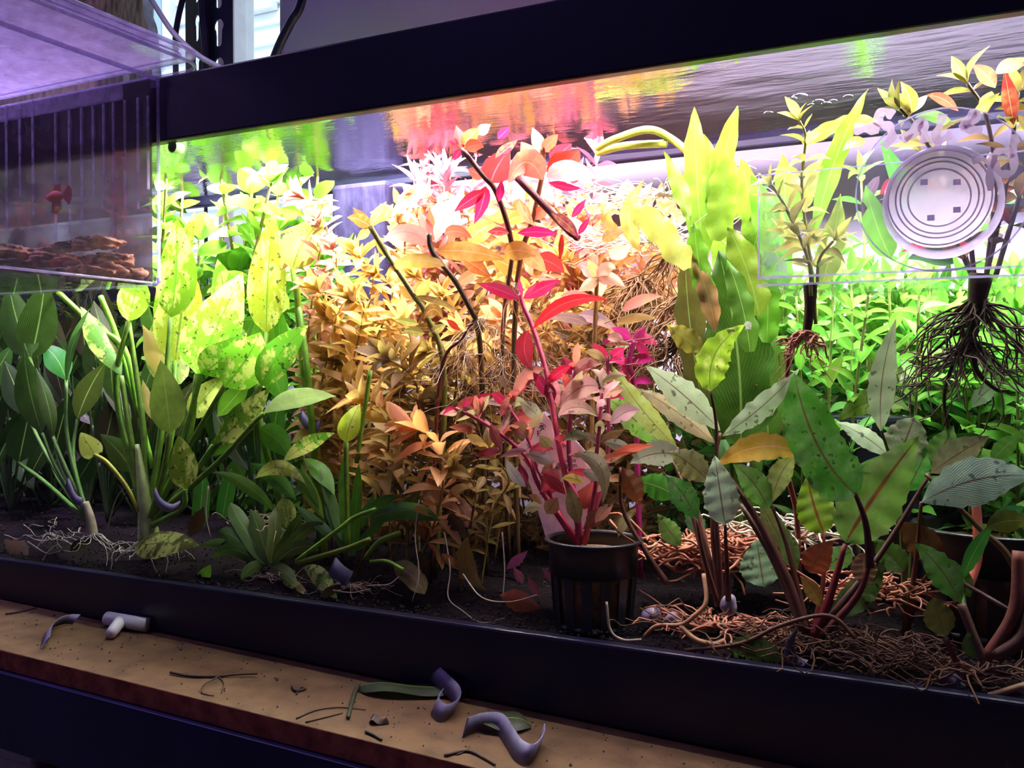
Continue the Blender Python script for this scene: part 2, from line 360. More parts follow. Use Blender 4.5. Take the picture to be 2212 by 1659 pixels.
# unit leaves (length 1 along x, width 1 along y) shared by every stem plant
def unit_leaf(shape, m, droop, fold, serr=0.0, rows=6, twist=0.0):
    mb = MB(); vs = []; uv = []; fs = []
    for i in range(rows + 1):
        t = i / rows; hw = max(PROF[shape](t), 0.02) * 0.5
        for c in (-1, 0, 1):
            e = 1 + (serr * (1 if i % 2 else -1) if c else 0)
            y = c * hw * e; z = -droop * t * t + fold * abs(c) * hw + twist * t * c * hw
            vs.append((t - 0.25 * droop * droop * t, y, z)); uv.append((0.5 + 0.5 * c, t))
    for i in range(rows):
        for j in range(2): fs.append((i*3+j, i*3+j+1, (i+1)*3+j+1, (i+1)*3+j))
    mb.add(vs, fs, uv); return mb.mesh('leaf', LM[m])
UL = {}
def leafset(key, shape, m, serr=0.0, rows=6, droops=(0.05, 0.25, 0.45, -0.15)):
    UL[key] = [unit_leaf(shape, m, d, 0.25, serr, rows, R(-0.25, 0.25)) for d in droops]
leafset('lance', 'lance', 'warm'); leafset('pink', 'lance', 'red'); leafset('spat', 'spat', 'warm')
leafset('round', 'round', 'plain', droops=(0.1, 0.35, 0.6, -0.2)); leafset('serr', 'lance', 'plain', 0.07, 12)
leafset('green', 'lance', 'plain'); leafset('ovate', 'ovate', 'plain'); leafset('mottle', 'lance', 'crypt', 0.03, 8)
def stem_plant(root, path, key, col, ln, wr, step, per=2, ang=65, top=4, col2=None, r=0.0011, scol=(0.3, 0.35, 0.08), bare=0.15, jit=0.25, name='leaf', taper=0.4, grow=0.0, wild=14, lo=0.75):
    """a stem through world points with whorls of leaf objects; ln, step in metres"""
    base = V(root['at']); pts = smooth_path(path, 8)
    put('stem', MB().tube(pts, r, r * 0.7, 5), LM['stem'], root, scol, org=pts[0])
    seg = [0]
    for a, b in zip(pts, pts[1:]): seg.append(seg[-1] + (b - a).length)
    tot = seg[-1]; s = tot * bare; k = 0; az0 = R(0, 6)
    nodes = []
    while s < tot: nodes.append(s); s += step * R(0.85, 1.15)
    nodes.append(tot)
    for q, s in enumerate(nodes):
        i = max(j for j in range(len(seg)) if seg[j] <= s + 1e-9); i = min(i, len(pts) - 2)
        p = pts[i].lerp(pts[i+1], (s - seg[i]) / max(1e-9, seg[i+1] - seg[i])); tg = (pts[i+1] - pts[i]).normalized()
        last = q == len(nodes) - 1; u = s / tot
        cnt = top if last else per
        a1 = tg.cross(V((0.3, 0.2, 0.93))).normalized(); a2 = tg.cross(a1)
        for j in range(cnt):
            az = az0 + q * (math.pi / per if per < 5 else 0.5) + j * 2 * math.pi / cnt + R(-jit, jit)
            an = math.radians((ang * (0.7 if last else 1)) + R(-wild, wild)) * (0.55 if last and j % 2 else 1)
            dr = tg * math.cos(an) + (a1 * math.cos(az) + a2 * math.sin(az)) * math.sin(an)
            nn = (tg - dr * tg.dot(dr)).normalized(); sd = nn.cross(dr)
            rot = R(-0.025, 0.025) * wild; nn2 = nn * math.cos(rot) + sd * math.sin(rot); sd = nn2.cross(dr)
            l = ln * R(lo, 1.15) * (1 - taper * max(0, u - 0.7) / 0.3 * (0.5 if last else 1)) * (1 + grow * u); wd = l * wr * R(0.85, 1.15)
            o = bpy.data.objects.new(name, random.choice(UL[key])); COL.objects.link(o); o.parent = root
            lp = p - base
            o.matrix_basis = M(((dr.x*l, sd.x*wd, nn2.x*l, lp.x), (dr.y*l, sd.y*wd, nn2.y*l, lp.y), (dr.z*l, sd.z*wd, nn2.z*l, lp.z), (0, 0, 0, 1)))
            cc = col if not col2 else tuple(x + (y - x) * min(1, max(0, u + R(-0.2, 0.2))) for x, y in zip(col, col2))
            o.color = (*cc, 1)
def ribbon(pts, wv, th=0.0006):
    """a bent strip: path of points, width vector"""
    pts = smooth_path(pts, 5); wv = V(wv); mb = MB(); vs = []; fs = []; n = len(pts)
    for i, p in enumerate(pts):
        t = (pts[min(i+1, n-1)] - pts[max(i-1, 0)]).normalized(); nn = t.cross(wv).normalized() * th
        vs += [p - wv/2 - nn, p + wv/2 - nn, p + wv/2 + nn, p - wv/2 + nn]
    for i in range(n - 1):
        for j in range(4): fs.append((i*4+j, i*4+(j+1)%4, (i+1)*4+(j+1)%4, (i+1)*4+j))
    fs += [(0,1,2,3), tuple((n-1)*4+j for j in (3,2,1,0))]
    mb.add(vs, fs); return mb
# ---------------------------------------------------------------- the setting
X0, X1 = -1.00, 0.10            # tank ends
TD = 0.22                       # tank depth
YW = 0.31                       # back wall of the room
def st(name, mb, m, smooth=False):
    o = put(name, mb, MT[m], kind='structure', smooth=smooth); return o
WX0, WX1, WZ0, WZ1 = -1.35, P(611, 60, YW).x, 0.10, 1.15
wl = st('wall_back', MB().box((WX1, YW, -1.0), (1.5, YW+0.08, 1.5)).box((-1.8, YW, -1.0), (WX0, YW+0.08, 1.5))
        .box((WX0, YW, -1.0), (WX1, YW+0.08, WZ0)).box((WX0, YW, WZ1), (WX1, YW+0.08, 1.5)), 'wall')
st('wall_left', MB().box((-1.88, -1.8, -1.0), (-1.8, YW+0.08, 1.5)), 'room')
st('wall_right', MB().box((1.5, -1.8, -1.0), (1.58, YW+0.08, 1.5)), 'room')
st('wall_front', MB().box((-1.88, -1.88, -1.0), (1.58, -1.8, 1.5)), 'room')
st('ceiling', MB().box((-1.88, -1.88, 1.5), (1.58, YW+0.08, 1.58)), 'room')
st('floor', MB().box((-1.88, -1.88, -1.08), (1.58, YW+0.08, -1.0)), 'wood')
win = put('window_1', MB().box((WX0, YW+0.05, WZ0), (WX1, YW+0.054, WZ1)), clear('window_glass', (0.97, 0.99, 1.0)), kind='structure', smooth=False)
def wpart(nm, lo, hi, m='white'):
    o = put(nm, MB().box(lo, hi), MT[m], win, smooth=False); bev(o, 0.002); return o
wpart('window_frame', (WX1-0.022, YW+0.02, WZ0), (WX1+0.001, YW+0.07, WZ1))
wpart('window_frame', (WX0, YW+0.02, WZ0), (WX0+0.022, YW+0.07, WZ1))
wpart('window_frame', (WX0, YW+0.02, WZ0), (WX1, YW+0.07, WZ0+0.022))
xm = P(500, 60, YW+0.04).x
wpart('window_mullion', (xm-0.012, YW+0.03, WZ0), (xm+0.012, YW+0.065, WZ1))
# the neighbour's house beyond the window
HY = 2.6
hs = thing('neighbour_house', (P(520, 80, HY).x, HY, -1.0), 'white clapboard house seen through the window above the tank', 'house')
hx0, hx1 = P(-700, 80, HY).x, P(1000, 80, HY).x
px_m = 1 / S(550, HY)
bh = 42 / px_m
ztop, zbot = P(520, -260, HY).z, P(520, 700, HY).z
z = zbot; k = 0
me = None
while z < ztop:
    mb = MB(); mb.add([(hx0, HY, z), (hx1, HY, z), (hx1, HY-0.030, z), (hx0, HY-0.030, z), (hx0, HY, z+bh), (hx1, HY, z+bh), (hx1, HY-0.006, z+bh), (hx0, HY-0.006, z+bh)],
                      [(0,3,2,1),(4,5,6,7),(2,3,7,6),(0,4,7,3),(1,2,6,5),(0,1,5,4)])
    if me is None: me = mb.mesh('siding_board', MT['siding'], False, (hx0, HY, z)); z00 = z
    link('siding_board', me, hs, V((hx0, HY, z)) - V(hs['at'])); z += bh; k += 1
def hwin(x0, y0, x1, y1):
    a, b = P(x0, y1, HY), P(x1, y0, HY)
    f = put('house_window', MB().box((a.x-0.05, HY-0.06, a.z-0.05), (b.x+0.05, HY-0.02, b.z+0.05)), MT['white'], hs, smooth=False)
    put('pane', MB().box((a.x, HY-0.066, a.z), (b.x, HY-0.061, b.z)), MT['bluegl'], f, smooth=False)
hwin(541, -120, 586, 14); hwin(225, -60, 300, 60); hwin(335, -20, 372, 100)
# ---------------------------------------------------------------- rack, shelf board and what lies on it
def zsh(x): return -0.1725 - 0.026 * (x + 0.66)      # the shelf sags a little towards the right
SF = -0.081
rk = thing('metal_rack', (-0.3, -0.06, -1.0), 'navy and black slotted steel rack carrying the aquarium shelf', 'rack')
def slant(x0, x1, y0, y1, h0, h1, nm, m, parent=None, f=zsh):
    mb = MB(); mb.add([(x0,y0,f(x0)+h0),(x1,y0,f(x1)+h0),(x1,y1,f(x1)+h0),(x0,y1,f(x0)+h0),(x0,y0,f(x0)+h1),(x1,y0,f(x1)+h1),(x1,y1,f(x1)+h1),(x0,y1,f(x0)+h1)],
                      [(0,3,2,1),(4,5,6,7),(0,1,5,4),(1,2,6,5),(2,3,7,6),(3,0,4,7)])
    o = put(nm, mb, MT[m], parent, smooth=False); bev(o, 0.0006); return o
slant(-1.1, 0.3, SF-0.004, SF+0.000, -0.060, -0.0125, 'front_beam', 'navy', rk)
slant(-1.1, 0.3, SF-0.004, SF+0.022, -0.0125-0.0015, -0.0126, 'beam_flange', 'navy', rk)
slant(-1.1, 0.3, 0.236, 0.24, -0.060, -0.0125, 'rear_beam', 'navy', rk)
bd = slant(-1.1, 0.3, SF, 0.235, -0.0124, 0.0, 'shelf_board', 'board')
bd.data.materials.append(MT['edge']); bd.data.polygons[2].material_index = 1
tag(bd, 'yellowish particle board shelf with a reddish brown front edge', 'shelf')
def keyplate(nm, px0, px1, d, slots, parent, ytop=-900, ybot=260, dx=0):
    """perforated steel strip: a filled 2D curve with keyhole openings"""
    a, b = P(px0, 80, d), P(px1, 80, d + dx); ax = (b - a); ax.z = 0; wd = ax.length; ax.normalize()
    s = S((px0+px1)/2, d); cu = bpy.data.curves.new(nm, 'CURVE'); cu.dimensions = '2D'; cu.fill_mode = 'BOTH'; cu.extrude = 0.0008
    z0, z1 = P(px0, ybot, d).z, P(px0, ytop, d).z
    def loop(pp):
        sp = cu.splines.new('POLY'); sp.points.add(len(pp) - 1); sp.use_cyclic_u = True
        for q, c in zip(sp.points, pp): q.co = (c[0], c[1], 0, 1)
    loop([(0, z0-a.z), (wd, z0-a.z), (wd, z1-a.z), (0, z1-a.z)])
    for (px, py, k) in slots:
        cx = wd * (px - px0) / (px1 - px0); cz = P(px, py, d).z - a.z; r = 10 * s * k; q = 6.5 * s * k; ln = 36 * s
        pp = [(cx + r*math.cos(t), cz + r*math.sin(t)) for t in [math.radians(-45 + 270*i/12) for i in range(13)]]
        pp += [(cx - q, cz - ln*0.7)] + [(cx + q*math.cos(t), cz - ln + q*math.sin(t)) for t in [math.radians(200 + 140*i/4) for i in range(5)]] + [(cx + q, cz - ln*0.7)]
        loop(pp)
    ob = bpy.data.objects.new('tmp', cu); COL.objects.link(ob)
    bpy.context.view_layer.update()
    me = bpy.data.meshes.new_from_object(ob.evaluated_get(bpy.context.evaluated_depsgraph_get())); bpy.data.objects.remove(ob)
    me.name = nm; me.materials.clear(); me.materials.append(MT['rack'])
    o = link(nm, me, parent); up = V((0,0,1)); n = ax.cross(up); base = V(parent['at'])
    o.matrix_basis = M(((ax.x, up.x, n.x, a.x-base.x), (ax.y, up.y, n.y, a.y-base.y), (ax.z, up.z, n.z, a.z-base.z), (0,0,0,1))); return o
ys = [56 + 83*k for k in range(-10, 4)]
keyplate('post_flange', 449, 502, 0.27, [(474, y, 1.35) for y in ys], rk)
keyplate('post_flange', 402, 449, 0.286, [(427, y-2, 1.2) for y in ys], rk, dx=-0.016)
for x in (P(449, 80, 0.27).x,):
    put('post_edge', MB().tube([(x, 0.266, -1.0), (x, 0.266, 0.9)], 0.0020, n=8), MT['rack'], rk)
o = put('power_cable', MB().tube(smooth_path([P(428, -300, 0.262), P(437, 0, 0.262), P(444, 100, 0.262), P(446, 180, 0.262), P(447, 280, 0.262)]), 0.0042, n=8), MT['black'])
tag(o, 'thick straight black cable hanging before the slotted post', 'cable')
o = put('power_cable', MB().tube(smooth_path([P(440, -140, 0.25), P(400, -20, 0.25), P(383, 50, 0.25), P(379, 100, 0.25), P(382, 250, 0.25)]), 0.0030, n=8), MT['black'])
tag(o, 'thin curved black cable at the left of the slotted post', 'cable')
o = put('lamp_cable', MB().tube(smooth_path([P(680, -160, 0.225), P(652, 0, 0.225), P(630, 45, 0.225), P(606, 92, 0.225), P(588, 140, 0.225), P(580, 190, 0.222)]), 0.0042, n=8), MT['black'])
tag(o, 'black cable slanting down before the lilac wall to the tank', 'cable')
o = put('grey_cord', MB().tube(smooth_path([P(300, -50, 0.24), P(335, 12, 0.24), P(378, 75, 0.24), P(432, 122, 0.24), P(500, 160, 0.24), P(580, 215, 0.24)]), 0.0028, n=8), MT['grey'])
tag(o, 'pale grey cord running diagonally across the window', 'cord')
for (x0, x1, lb) in ((246, 262, 'milky upright hose before the window, next to the brown fibre block'), (311, 332, 'milky upright hose before the window, above the lid corner of the breeding box')):
    o = put('air_hose', MB().tube(smooth_path([P(x0, -300, 0.25), P((x0*2+x1)/3, 0, 0.25), P(x1, 75, 0.25), P(x1+12, 240, 0.25)]), 0.0046, n=10), MT['hose'], color=(0.85, 0.92, 0.90))
    tag(o, lb, 'hose', None)
# left back corner: fibre block and hang-on filter
a = P(110, 60, 0.19); b = P(212, 60, 0.19)
o = put('coir_block', MB().box((P(-90, 60, 0.2).x, 0.215, 0.197), (P(212, 60, 0.215).x, 0.29, 0.47)), MT['coir'], smooth=False); bev(o, 0.004)
tag(o, 'brown fibrous block behind the clear lid of the breeding box', 'block')
hf = thing('hang_on_filter', (-0.66, 0.15, 0.197), 'black filter hung on the back of the tank behind the breeding box', 'filter')
xr = P(318, 160, 0.15).x
o = put('filter_body', MB().box((-0.80, 0.13, 0.168), (xr, 0.20, 0.232)), MT['black'], hf, smooth=False); bev(o, 0.004)
o = put('filter_cap', MB().box((-0.802, 0.128, 0.2325), (xr+0.001, 0.202, 0.238)), MT['black'], hf, smooth=False); bev(o, 0.002)
# lower shelf glimpsed at the bottom left
o = slant(-1.1, 0.3, -0.06, 0.23, -0.012, 0.0, 'lower_shelf', 'board', f=lambda x: -0.45); tag(o, 'lower particle board shelf under the aquarium shelf', 'shelf')
bn = thing('storage_tub', (-0.75, 0.05, -0.45), 'lilac plastic tub on the lower shelf at the bottom', 'tub')
o = put('tub_body', MB().box((-0.86, -0.02, -0.449), (-0.60, 0.12, -0.28)), MT['lilac'], bn, smooth=False); bev(o, 0.004)
o = put('tub_lid', MB().box((-0.865, -0.025, -0.28), (-0.595, 0.125, -0.272)), MT['lilac'], bn, smooth=False); bev(o, 0.002)
o = put('orange_canister', MB().lathe([(0, 0), (0.04, 0), (0.04, 0.155), (0.034, 0.165), (0, 0.165)], (-0.565, -0.02, -0.45), 24), MT['orange']); tag(o, 'orange canister on the lower shelf beside the lilac tub', 'canister')
o = put('beige_pole', MB().tube([P(46, 1612, 0.0) - V((0,0,0.22)), P(46, 1612, 0.0) + V((0,0,0.13)), ], 0.0028, n=8), MT['grey']); 
o.location.z += 0; tag(o, 'thin pale pole between shelves at the bottom left corner', 'pole')
# things lying on the shelf
def SH(px, py, h=0.0):
    """point on (or h above) the board under a pixel"""
    r = ray(px, py); t = 0.3
    for _ in range(40):
        q = CAM + r * t; t += ((zsh(q.x) + h) - q.z) / r.z
    return CAM + r * t
def strip(pts, wv, label, up=None):
    o = put('lead_strip', ribbon(pts, wv, 0.0003), MT['lead']); tag(o, label, 'weight strip', 'lead plant weights'); return o
zw = (0, 0, 0.0085)
def strip_px(pp, label, wid=0.0085, tilt=(0, 0.2, 1)):
    wv = V(tilt).normalized() * wid
    strip([SH(x, y, wid * 0.5 + (p[2] if len(p := (x, y, *r)) > 2 else 0)) for x, y, *r in pp], wv, label)
strip_px([(98, 1388), (104, 1362), (122, 1345), (145, 1338), (166, 1338)], 'bent grey weight strip lying at the left end of the board', 0.008, (0.3, 0.5, 0.7))
strip_px([(938, 1452, 0.006), (965, 1478, 0.003), (985, 1500), (985, 1525), (960, 1540), (940, 1525), (950, 1505)], 'looped violet weight strip standing on the board before the big leaf', 0.0095, (0.3, 0.3, 0.9))
strip_px([(1004, 1572), (1040, 1560), (1078, 1562), (1100, 1590), (1120, 1620), (1148, 1630), (1168, 1605), (1170, 1585)], 'wavy grey weight strip at the front of the board beside the cut leaf', 0.010, (0.2, 0.3, 0.9))
fit = thing('hose_fitting', SH(275, 1350), 'white plastic tee fitting lying on the board by the tank frame', 'fitting')
p0, p1 = SH(232, 1336, 0.0052), SH(318, 1350, 0.0052); pm = p0.lerp(p1, 0.35); p2 = SH(240, 1368, 0.0045)
put('fitting_body', MB().tube([p0, p0.lerp(p1, 0.45), p0.lerp(p1, 0.5), p1], 0.0048, n=14), MT['white'], fit)
put('fitting_branch', MB().tube([pm, pm.lerp(p2, 0.5), p2], 0.0042, 0.0036, n=12), MT['white'], fit)
def twig(pp, r, label, extra=()):
    mb = MB().tube(smooth_path([SH(x, y, r + h) for x, y, h in pp], 4), r, r*0.6, 5)
    for e in extra: mb.tube(smooth_path([SH(x, y, r*0.6 + h) for x, y, h in e], 4), r*0.6, r*0.3, 4)
    o = put('dry_twig', mb, MT['twig']); tag(o, label, 'twig', 'dry bits on the board')
twig([(368, 1452, 0.0005), (410, 1460, 0.0002), (470, 1461, 0), (510, 1457, 0.0006), (556, 1455, 0.0012)], 0.0009, 'long dark twig lying straight on the board', [[(470, 1461, 0), (483, 1475, 0), (478, 1497, 0)], [(470, 1462, 0.001), (440, 1480, 0.002), (437, 1497, 0), (462, 1503, 0)]])
twig([(632, 1482, 0), (640, 1492, 0), (662, 1488, 0)], 0.0010, 'small forked dark bit on the board between long twig and big leaf', [[(640, 1500, 0), (650, 1485, 0), (660, 1488, 0.001)]])
twig([(12, 1326, 0), (40, 1322, 0), (80, 1312, 0)], 0.0007, 'thin dark twig at the far left of the board')
twig([(640, 1552, 0), (680, 1535, 0), (730, 1528, 0), (790, 1533, 0)], 0.0005, 'hair thin root strand left of the big leaf stalk')
twig([(660, 1560, 0), (700, 1550, 0), (740, 1540, 0)], 0.0005, 'shorter root strand nearest the board edge')
twig([(790, 1580, 0), (808, 1588, 0), (825, 1598, 0)], 0.0009, 'small curved dark bit under the dry leaf flake')
twig([(960, 1632, 0), (1010, 1622, 0), (1050, 1640, 0), (1070, 1652, 0)], 0.0008, 'branching dark bit at the front of the board', [[(1010, 1622, 0), (1015, 1610, 0)], [(1010, 1622, 0), (985, 1630, 0)]])
def shelf_leaf(b, t, w, label, col, ctrl=(0, 0), stalk=None, h=0.003, m='plain', shape='ovate'):
    Bp, Tp = SH(*b, h), SH(*t, h * 0.6); ax = (Tp - Bp); L_ = ax.length; ax.normalize(); sd = V((0, 0, 1)).cross(ax).normalized(); wd = w
    lf = thing('fallen_leaf', SH(*b), label, 'leaf', 'leaves fallen on the board')
    mb = MB(); vs = []; fs = []; uv = []
    for i in range(11):
        tt = i / 10; hw = max(PROF[shape](tt), 0.02) * wd / 2
        for c in (-1, -0.5, 0, 0.5, 1):
            vs.append(Bp + ax * L_ * tt + sd * hw * c + V((0, 0, 0.0035 * math.sin(tt * 3.1) - 0.0022 * abs(c) + 0.0012*math.sin(tt*9+c)))); uv.append((0.5 + c/2, tt))
    for i in range(10):
        for j in range(4): fs.append((i*5+j, i*5+j+1, (i+1)*5+j+1, (i+1)*5+j))
    mb.add(vs, fs, uv); put('leaf_blade', mb, LM[m], lf, col)
    if stalk: put('stalk', MB().tube(smooth_path([Bp] + [SH(x, y, 0.0012) for x, y in stalk]), 0.0013, 0.0011, 6), LM['stem'], lf, col)
shelf_leaf((772, 1482), (1010, 1500), 0.020, 'large dark green leaf with a bent stalk lying on the board', (0.05, 0.07, 0.03), stalk=[(762, 1510), (752, 1550)])
shelf_leaf((1020, 1548), (1148, 1568), 0.026, 'cut dark olive leaf half hidden behind the wavy weight strip', (0.05, 0.06, 0.025), shape='round')
shelf_leaf((800, 1552), (840, 1562), 0.010, 'small dry dark leaf flake on the board below the big leaf', (0.03, 0.02, 0.015), h=0.0012, m='brown')
mb = MB()
for _ in range(420):
    x = R(-0.80, 0.05); y = R(SF+0.004, -0.012); r = R(0.0002, 0.0007) * (2 if R(0, 1) < 0.06 else 1); c = V((x, y, zsh(x) + r*0.5))
    mb.add([c+V((r,0,0)), c-V((r,0,0)), c+V((0,r*1.6,0)), c-V((0,r*1.3,0)), c+V((0,0,r)), c-V((0,0,r))], [(0,2,4),(2,1,4),(1,3,4),(3,0,4),(2,0,5),(1,2,5),(3,1,5),(0,3,5)])
o = put('dirt_crumbs', mb, MT['twig'], kind='stuff', smooth=False); tag(o, 'dark crumbs of dirt scattered over the board', 'crumbs')

# ---------------------------------------------------------------- aquarium
aq = thing("aquarium", (-0.45, 0.1, -0.19), 'long planted aquarium with black plastic frame on the board shelf', 'aquarium')
ZB, ZT = -0.142, 0.1525        # visible glass between the two frames
FT = 0.1955
def apart(nm, lo, hi, m='black', b=0.0015):
    o = put(nm, MB().box(lo, hi), MT[m], aq, smooth=False)
    if b: bev(o, b)
    return o
apart('top_frame', (X0-0.005, -0.006, ZT), (X1+0.005, 0.003, FT))
apart('top_frame_rear', (X0-0.005, TD-0.002, ZT+0.0075), (X1+0.005, TD+0.007, FT))
apart('top_frame_side', (X0-0.005, 0.003, ZT), (X0+0.004, TD-0.002, FT))
apart('top_frame_side', (X1-0.004, 0.003, ZT), (X1+0.005, TD-0.002, FT))
def bframe(y0, y1, nm):
    mb = MB(); mb.add([(x, y, zsh(x)+0.0003) for x, y in ((X0-0.005,y0),(X1+0.005,y0),(X1+0.005,y1),(X0-0.005,y1))] + [(x, y, ZB) for x, y in ((X0-0.005,y0),(X1+0.005,y0),(X1+0.005,y1),(X0-0.005,y1))],
                      [(0,3,2,1),(4,5,6,7),(0,1,5,4),(1,2,6,5),(2,3,7,6),(3,0,4,7)])
    o = put(nm, mb, MT['black'], aq, smooth=False); bev(o, 0.0015)
bframe(-0.006, 0.002, 'bottom_frame'); bframe(TD, TD+0.007, 'bottom_frame_rear')
apart('front_glass', (X0, -0.002, ZB-0.01), (X1, 0.0, ZT+0.02), 'glass', 0)
apart('back_glass', (X0, TD, ZB-0.01), (X1, TD+0.003, ZT+0.02), 'glass', 0)
apart('side_glass', (X0, 0.003, ZB-0.01), (X0+0.003, TD, ZT+0.02), 'glass', 0)
apart('side_glass', (X1-0.003, 0.003, ZB-0.01), (X1, TD, ZT+0.02), 'glass', 0)
def stroke(pp, w, nm='marker_letter', d=-0.0024):
    pts = smooth_path([P(x, y, d) for x, y in pp], 6); hw = w * S(pp[0][0], d) / 2; mb = MB(); vs = []; fs = []; n = len(pts)
    up = V((0, 1, 0))
    for i, p in enumerate(pts):
        t = (pts[min(i+1, n-1)] - pts[max(i-1, 0)]).normalized(); s = t.cross(up).normalized()
        k = hw * (0.85 + 0.2 * math.sin(i * 0.9))
        vs += [p - s*k, p + s*k, p + s*k + V((0, -0.00025, 0)), p - s*k + V((0, -0.00025, 0))]
    for i in range(n - 1):
        for j in range(4): fs.append((i*4+j, i*4+(j+1)%4, (i+1)*4+(j+1)%4, (i+1)*4+j))
    fs += [(0,1,2,3), tuple((n-1)*4+j for j in (3,2,1,0))]
    mb.add(vs, fs); return mb
def letter(strokes):
    mb = MB()
    for pp, w_ in strokes:
        q = stroke(pp, w_); mb.add(q.v, q.f)
    put('marker_letter', mb, MT['marker'], aq, smooth=False)
letter([([(1930,250),(1912,241),(1895,252),(1902,266),(1922,276),(1925,298),(1908,318)], 22), ([(1845,279),(1872,277),(1900,280)], 26), ([(1904,329),(1907,331)], 7)])
letter([([(1948,304),(1972,282),(1993,261),(1995,285),(1999,308)], 21), ([(1955,302),(1990,285)], 10)])
letter([([(2038,246),(2028,276),(2019,300),(2035,302),(2058,289)], 19)])
letter([([(2082,271),(2095,252),(2109,242),(2106,260),(2080,274),(2100,280),(2122,281)], 20)])
letter([([(2192,290),(2190,330),(2188,370),(2162,374),(2148,350),(2156,328),(2176,326),(2186,340)], 17), ([(2146,335),(2138,370),(2140,412)], 17), ([(2100,350),(2125,340)], 14)])
# water
wm = MB(); nx, ny = 90, 24; vs = []; fs = []
WZ = 0.1655
for j in range(ny + 1):
    for i in range(nx + 1):
        x = X0+0.004 + (X1-X0-0.008)*i/nx; y = 0.004 + (TD-0.006)*j/ny
        vs.append((x, y, WZ + 0.0007*mnoise.noise(V((x*30, y*70, 0)))))
for j in range(ny):
    for i in range(nx): fs.append((j*(nx+1)+i, j*(nx+1)+i+1, (j+1)*(nx+1)+i+1, (j+1)*(nx+1)+i))
wm.add(vs, fs); o = put('water_surface', wm, MT['water'], kind='stuff'); tag(o, 'rippled mirror-like water surface under the top frame', 'water')
# substrate
sm = MB(); nx, ny = 170, 44; vs = []; fs = []
for j in range(ny + 1):
    for i in range(nx + 1):
        x = X0+0.004 + (X1-X0-0.008)*i/nx; y = 0.0015 + (TD-0.003)*j/ny
        vs.append((x, y, zsub(x, y) + 0.0035*mnoise.noise(V((x*25, y*25, 1))) + 0.0012*mnoise.noise(V((x*160, y*160, 3))) - 0.002))
for j in range(ny):
    for i in range(nx): fs.append((j*(nx+1)+i, j*(nx+1)+i+1, (j+1)*(nx+1)+i+1, (j+1)*(nx+1)+i))
sm.add(vs, fs); o = put('aquarium_soil', sm, MT['soil'], kind='stuff'); tag(o, 'black granular soil bed along the tank bottom', 'soil')
mb = MB()
for _ in range(3800):
    y = 0.0025 + R(0, 1) ** 2 * 0.16; x = R(X0+0.03, X1-0.01); r = R(0.0006, 0.0013); c = V((x, y, zsub(x, y) + r*0.2))
    a, b = R(0.7, 1.2)*r, R(0.7, 1.2)*r
    mb.add([c+V((a,b*0.3,0)), c-V((a,0,0)), c+V((0,b,0)), c-V((0.2*a,b,0)), c+V((0,0,r)), c-V((0,0,r))], [(0,2,4),(2,1,4),(1,3,4),(3,0,4),(2,0,5),(1,2,5),(3,1,5),(0,3,5)])
o = put('soil_grains', mb, MT['grain'], kind='stuff', smooth=False); tag(o, 'loose dark grains covering the soil bed', 'soil')
# LED bar resting on the frame
lb = thing('led_light_bar', (-0.25, 0.13, 0.226), 'slim black light bar lying across the tank top, shining into the water', 'lamp')
o = put('lamp_housing', MB().box((-0.72, 0.10, 0.2262), (0.16, 0.19, 0.2385)), MT['black'], lb, smooth=False); bev(o, 0.003)
o = put('lamp_housing', MB().box((-0.60, 0.048, 0.2052), (0.10, 0.076, 0.2165)), MT['black'], lb, smooth=False); bev(o, 0.002)
o = put('lamp_bracket', MB().box((-0.585, 0.07, 0.2165), (-0.57, 0.12, 0.2262)), MT['black'], lb, smooth=False)
o = put('lamp_bracket', MB().box((0.06, 0.07, 0.2165), (0.075, 0.12, 0.2262)), MT['black'], lb, smooth=False)
o = put('lamp_foot', MB().box((-0.735, 0.10, 0.1956), (-0.70, 0.19, 0.226)), MT['black'], lb, smooth=False)
o = put('lamp_foot', MB().box((0.088, 0.10, 0.1956), (0.103, 0.19, 0.226)), MT['black'], lb, smooth=False)
for k in range(44):
    x = -0.69 + k * 0.0185
    if k == 0: me = MB().lathe([(0, 0), (0.0022, 0), (0.0022, -0.0012), (0, -0.0016)], (x, 0.115, 0.2262), 8).mesh('led', MT['led'], True, (x, 0.115, 0.2262))
    link('led', me, lb, V((x, 0.175 if k % 2 else 0.105, 0.2262)) - V(lb['at']))
# ---------------------------------------------------------------- breeding box hung on the front
bx = thing('breeding_box', (-0.62, -0.06, 0.057), 'clear acrylic breeding box hung on the front of the tank', 'breeding box')
BX1 = P(343, 500, -0.009).x; BX0 = BX1 - 0.30; BY0, BY1 = -0.150, -0.009; BZ0, BZ1 = 0.0575, 0.1935
t_ = 0.002
def bpart(nm, lo, hi, m, b=0):
    o = put(nm, MB().box(lo, hi), MT[m], bx, smooth=False)
    if b: bev(o, b)
    return o
bpart('box_back', (BX0, BY1-t_, BZ0), (BX1-0.006, BY1, BZ1), 'dirty')
bpart('box_side', (BX1-t_, BY0, BZ0), (BX1, BY1, BZ1), 'acryl')
bpart('box_front', (BX0, BY0, BZ0), (BX1, BY0+t_, BZ1), 'acryl')
bpart('box_side', (BX0, BY0, BZ0), (BX0+t_, BY1, BZ1), 'acryl')
bpart('box_floor', (BX0, BY0, BZ0-t_), (BX1, BY1, BZ0), 'acryl')
put('edge_line', MB().tube(smooth_path([(BX1, BY1, BZ1), (BX1, BY1, BZ0+0.012), (BX1-0.001, BY1, BZ0+0.004), (BX1-0.005, BY1, BZ0), (BX1-0.03, BY1, BZ0), (BX0, BY1, BZ0)], 6), 0.0011, n=6), MT['acryl_edge'], bx)
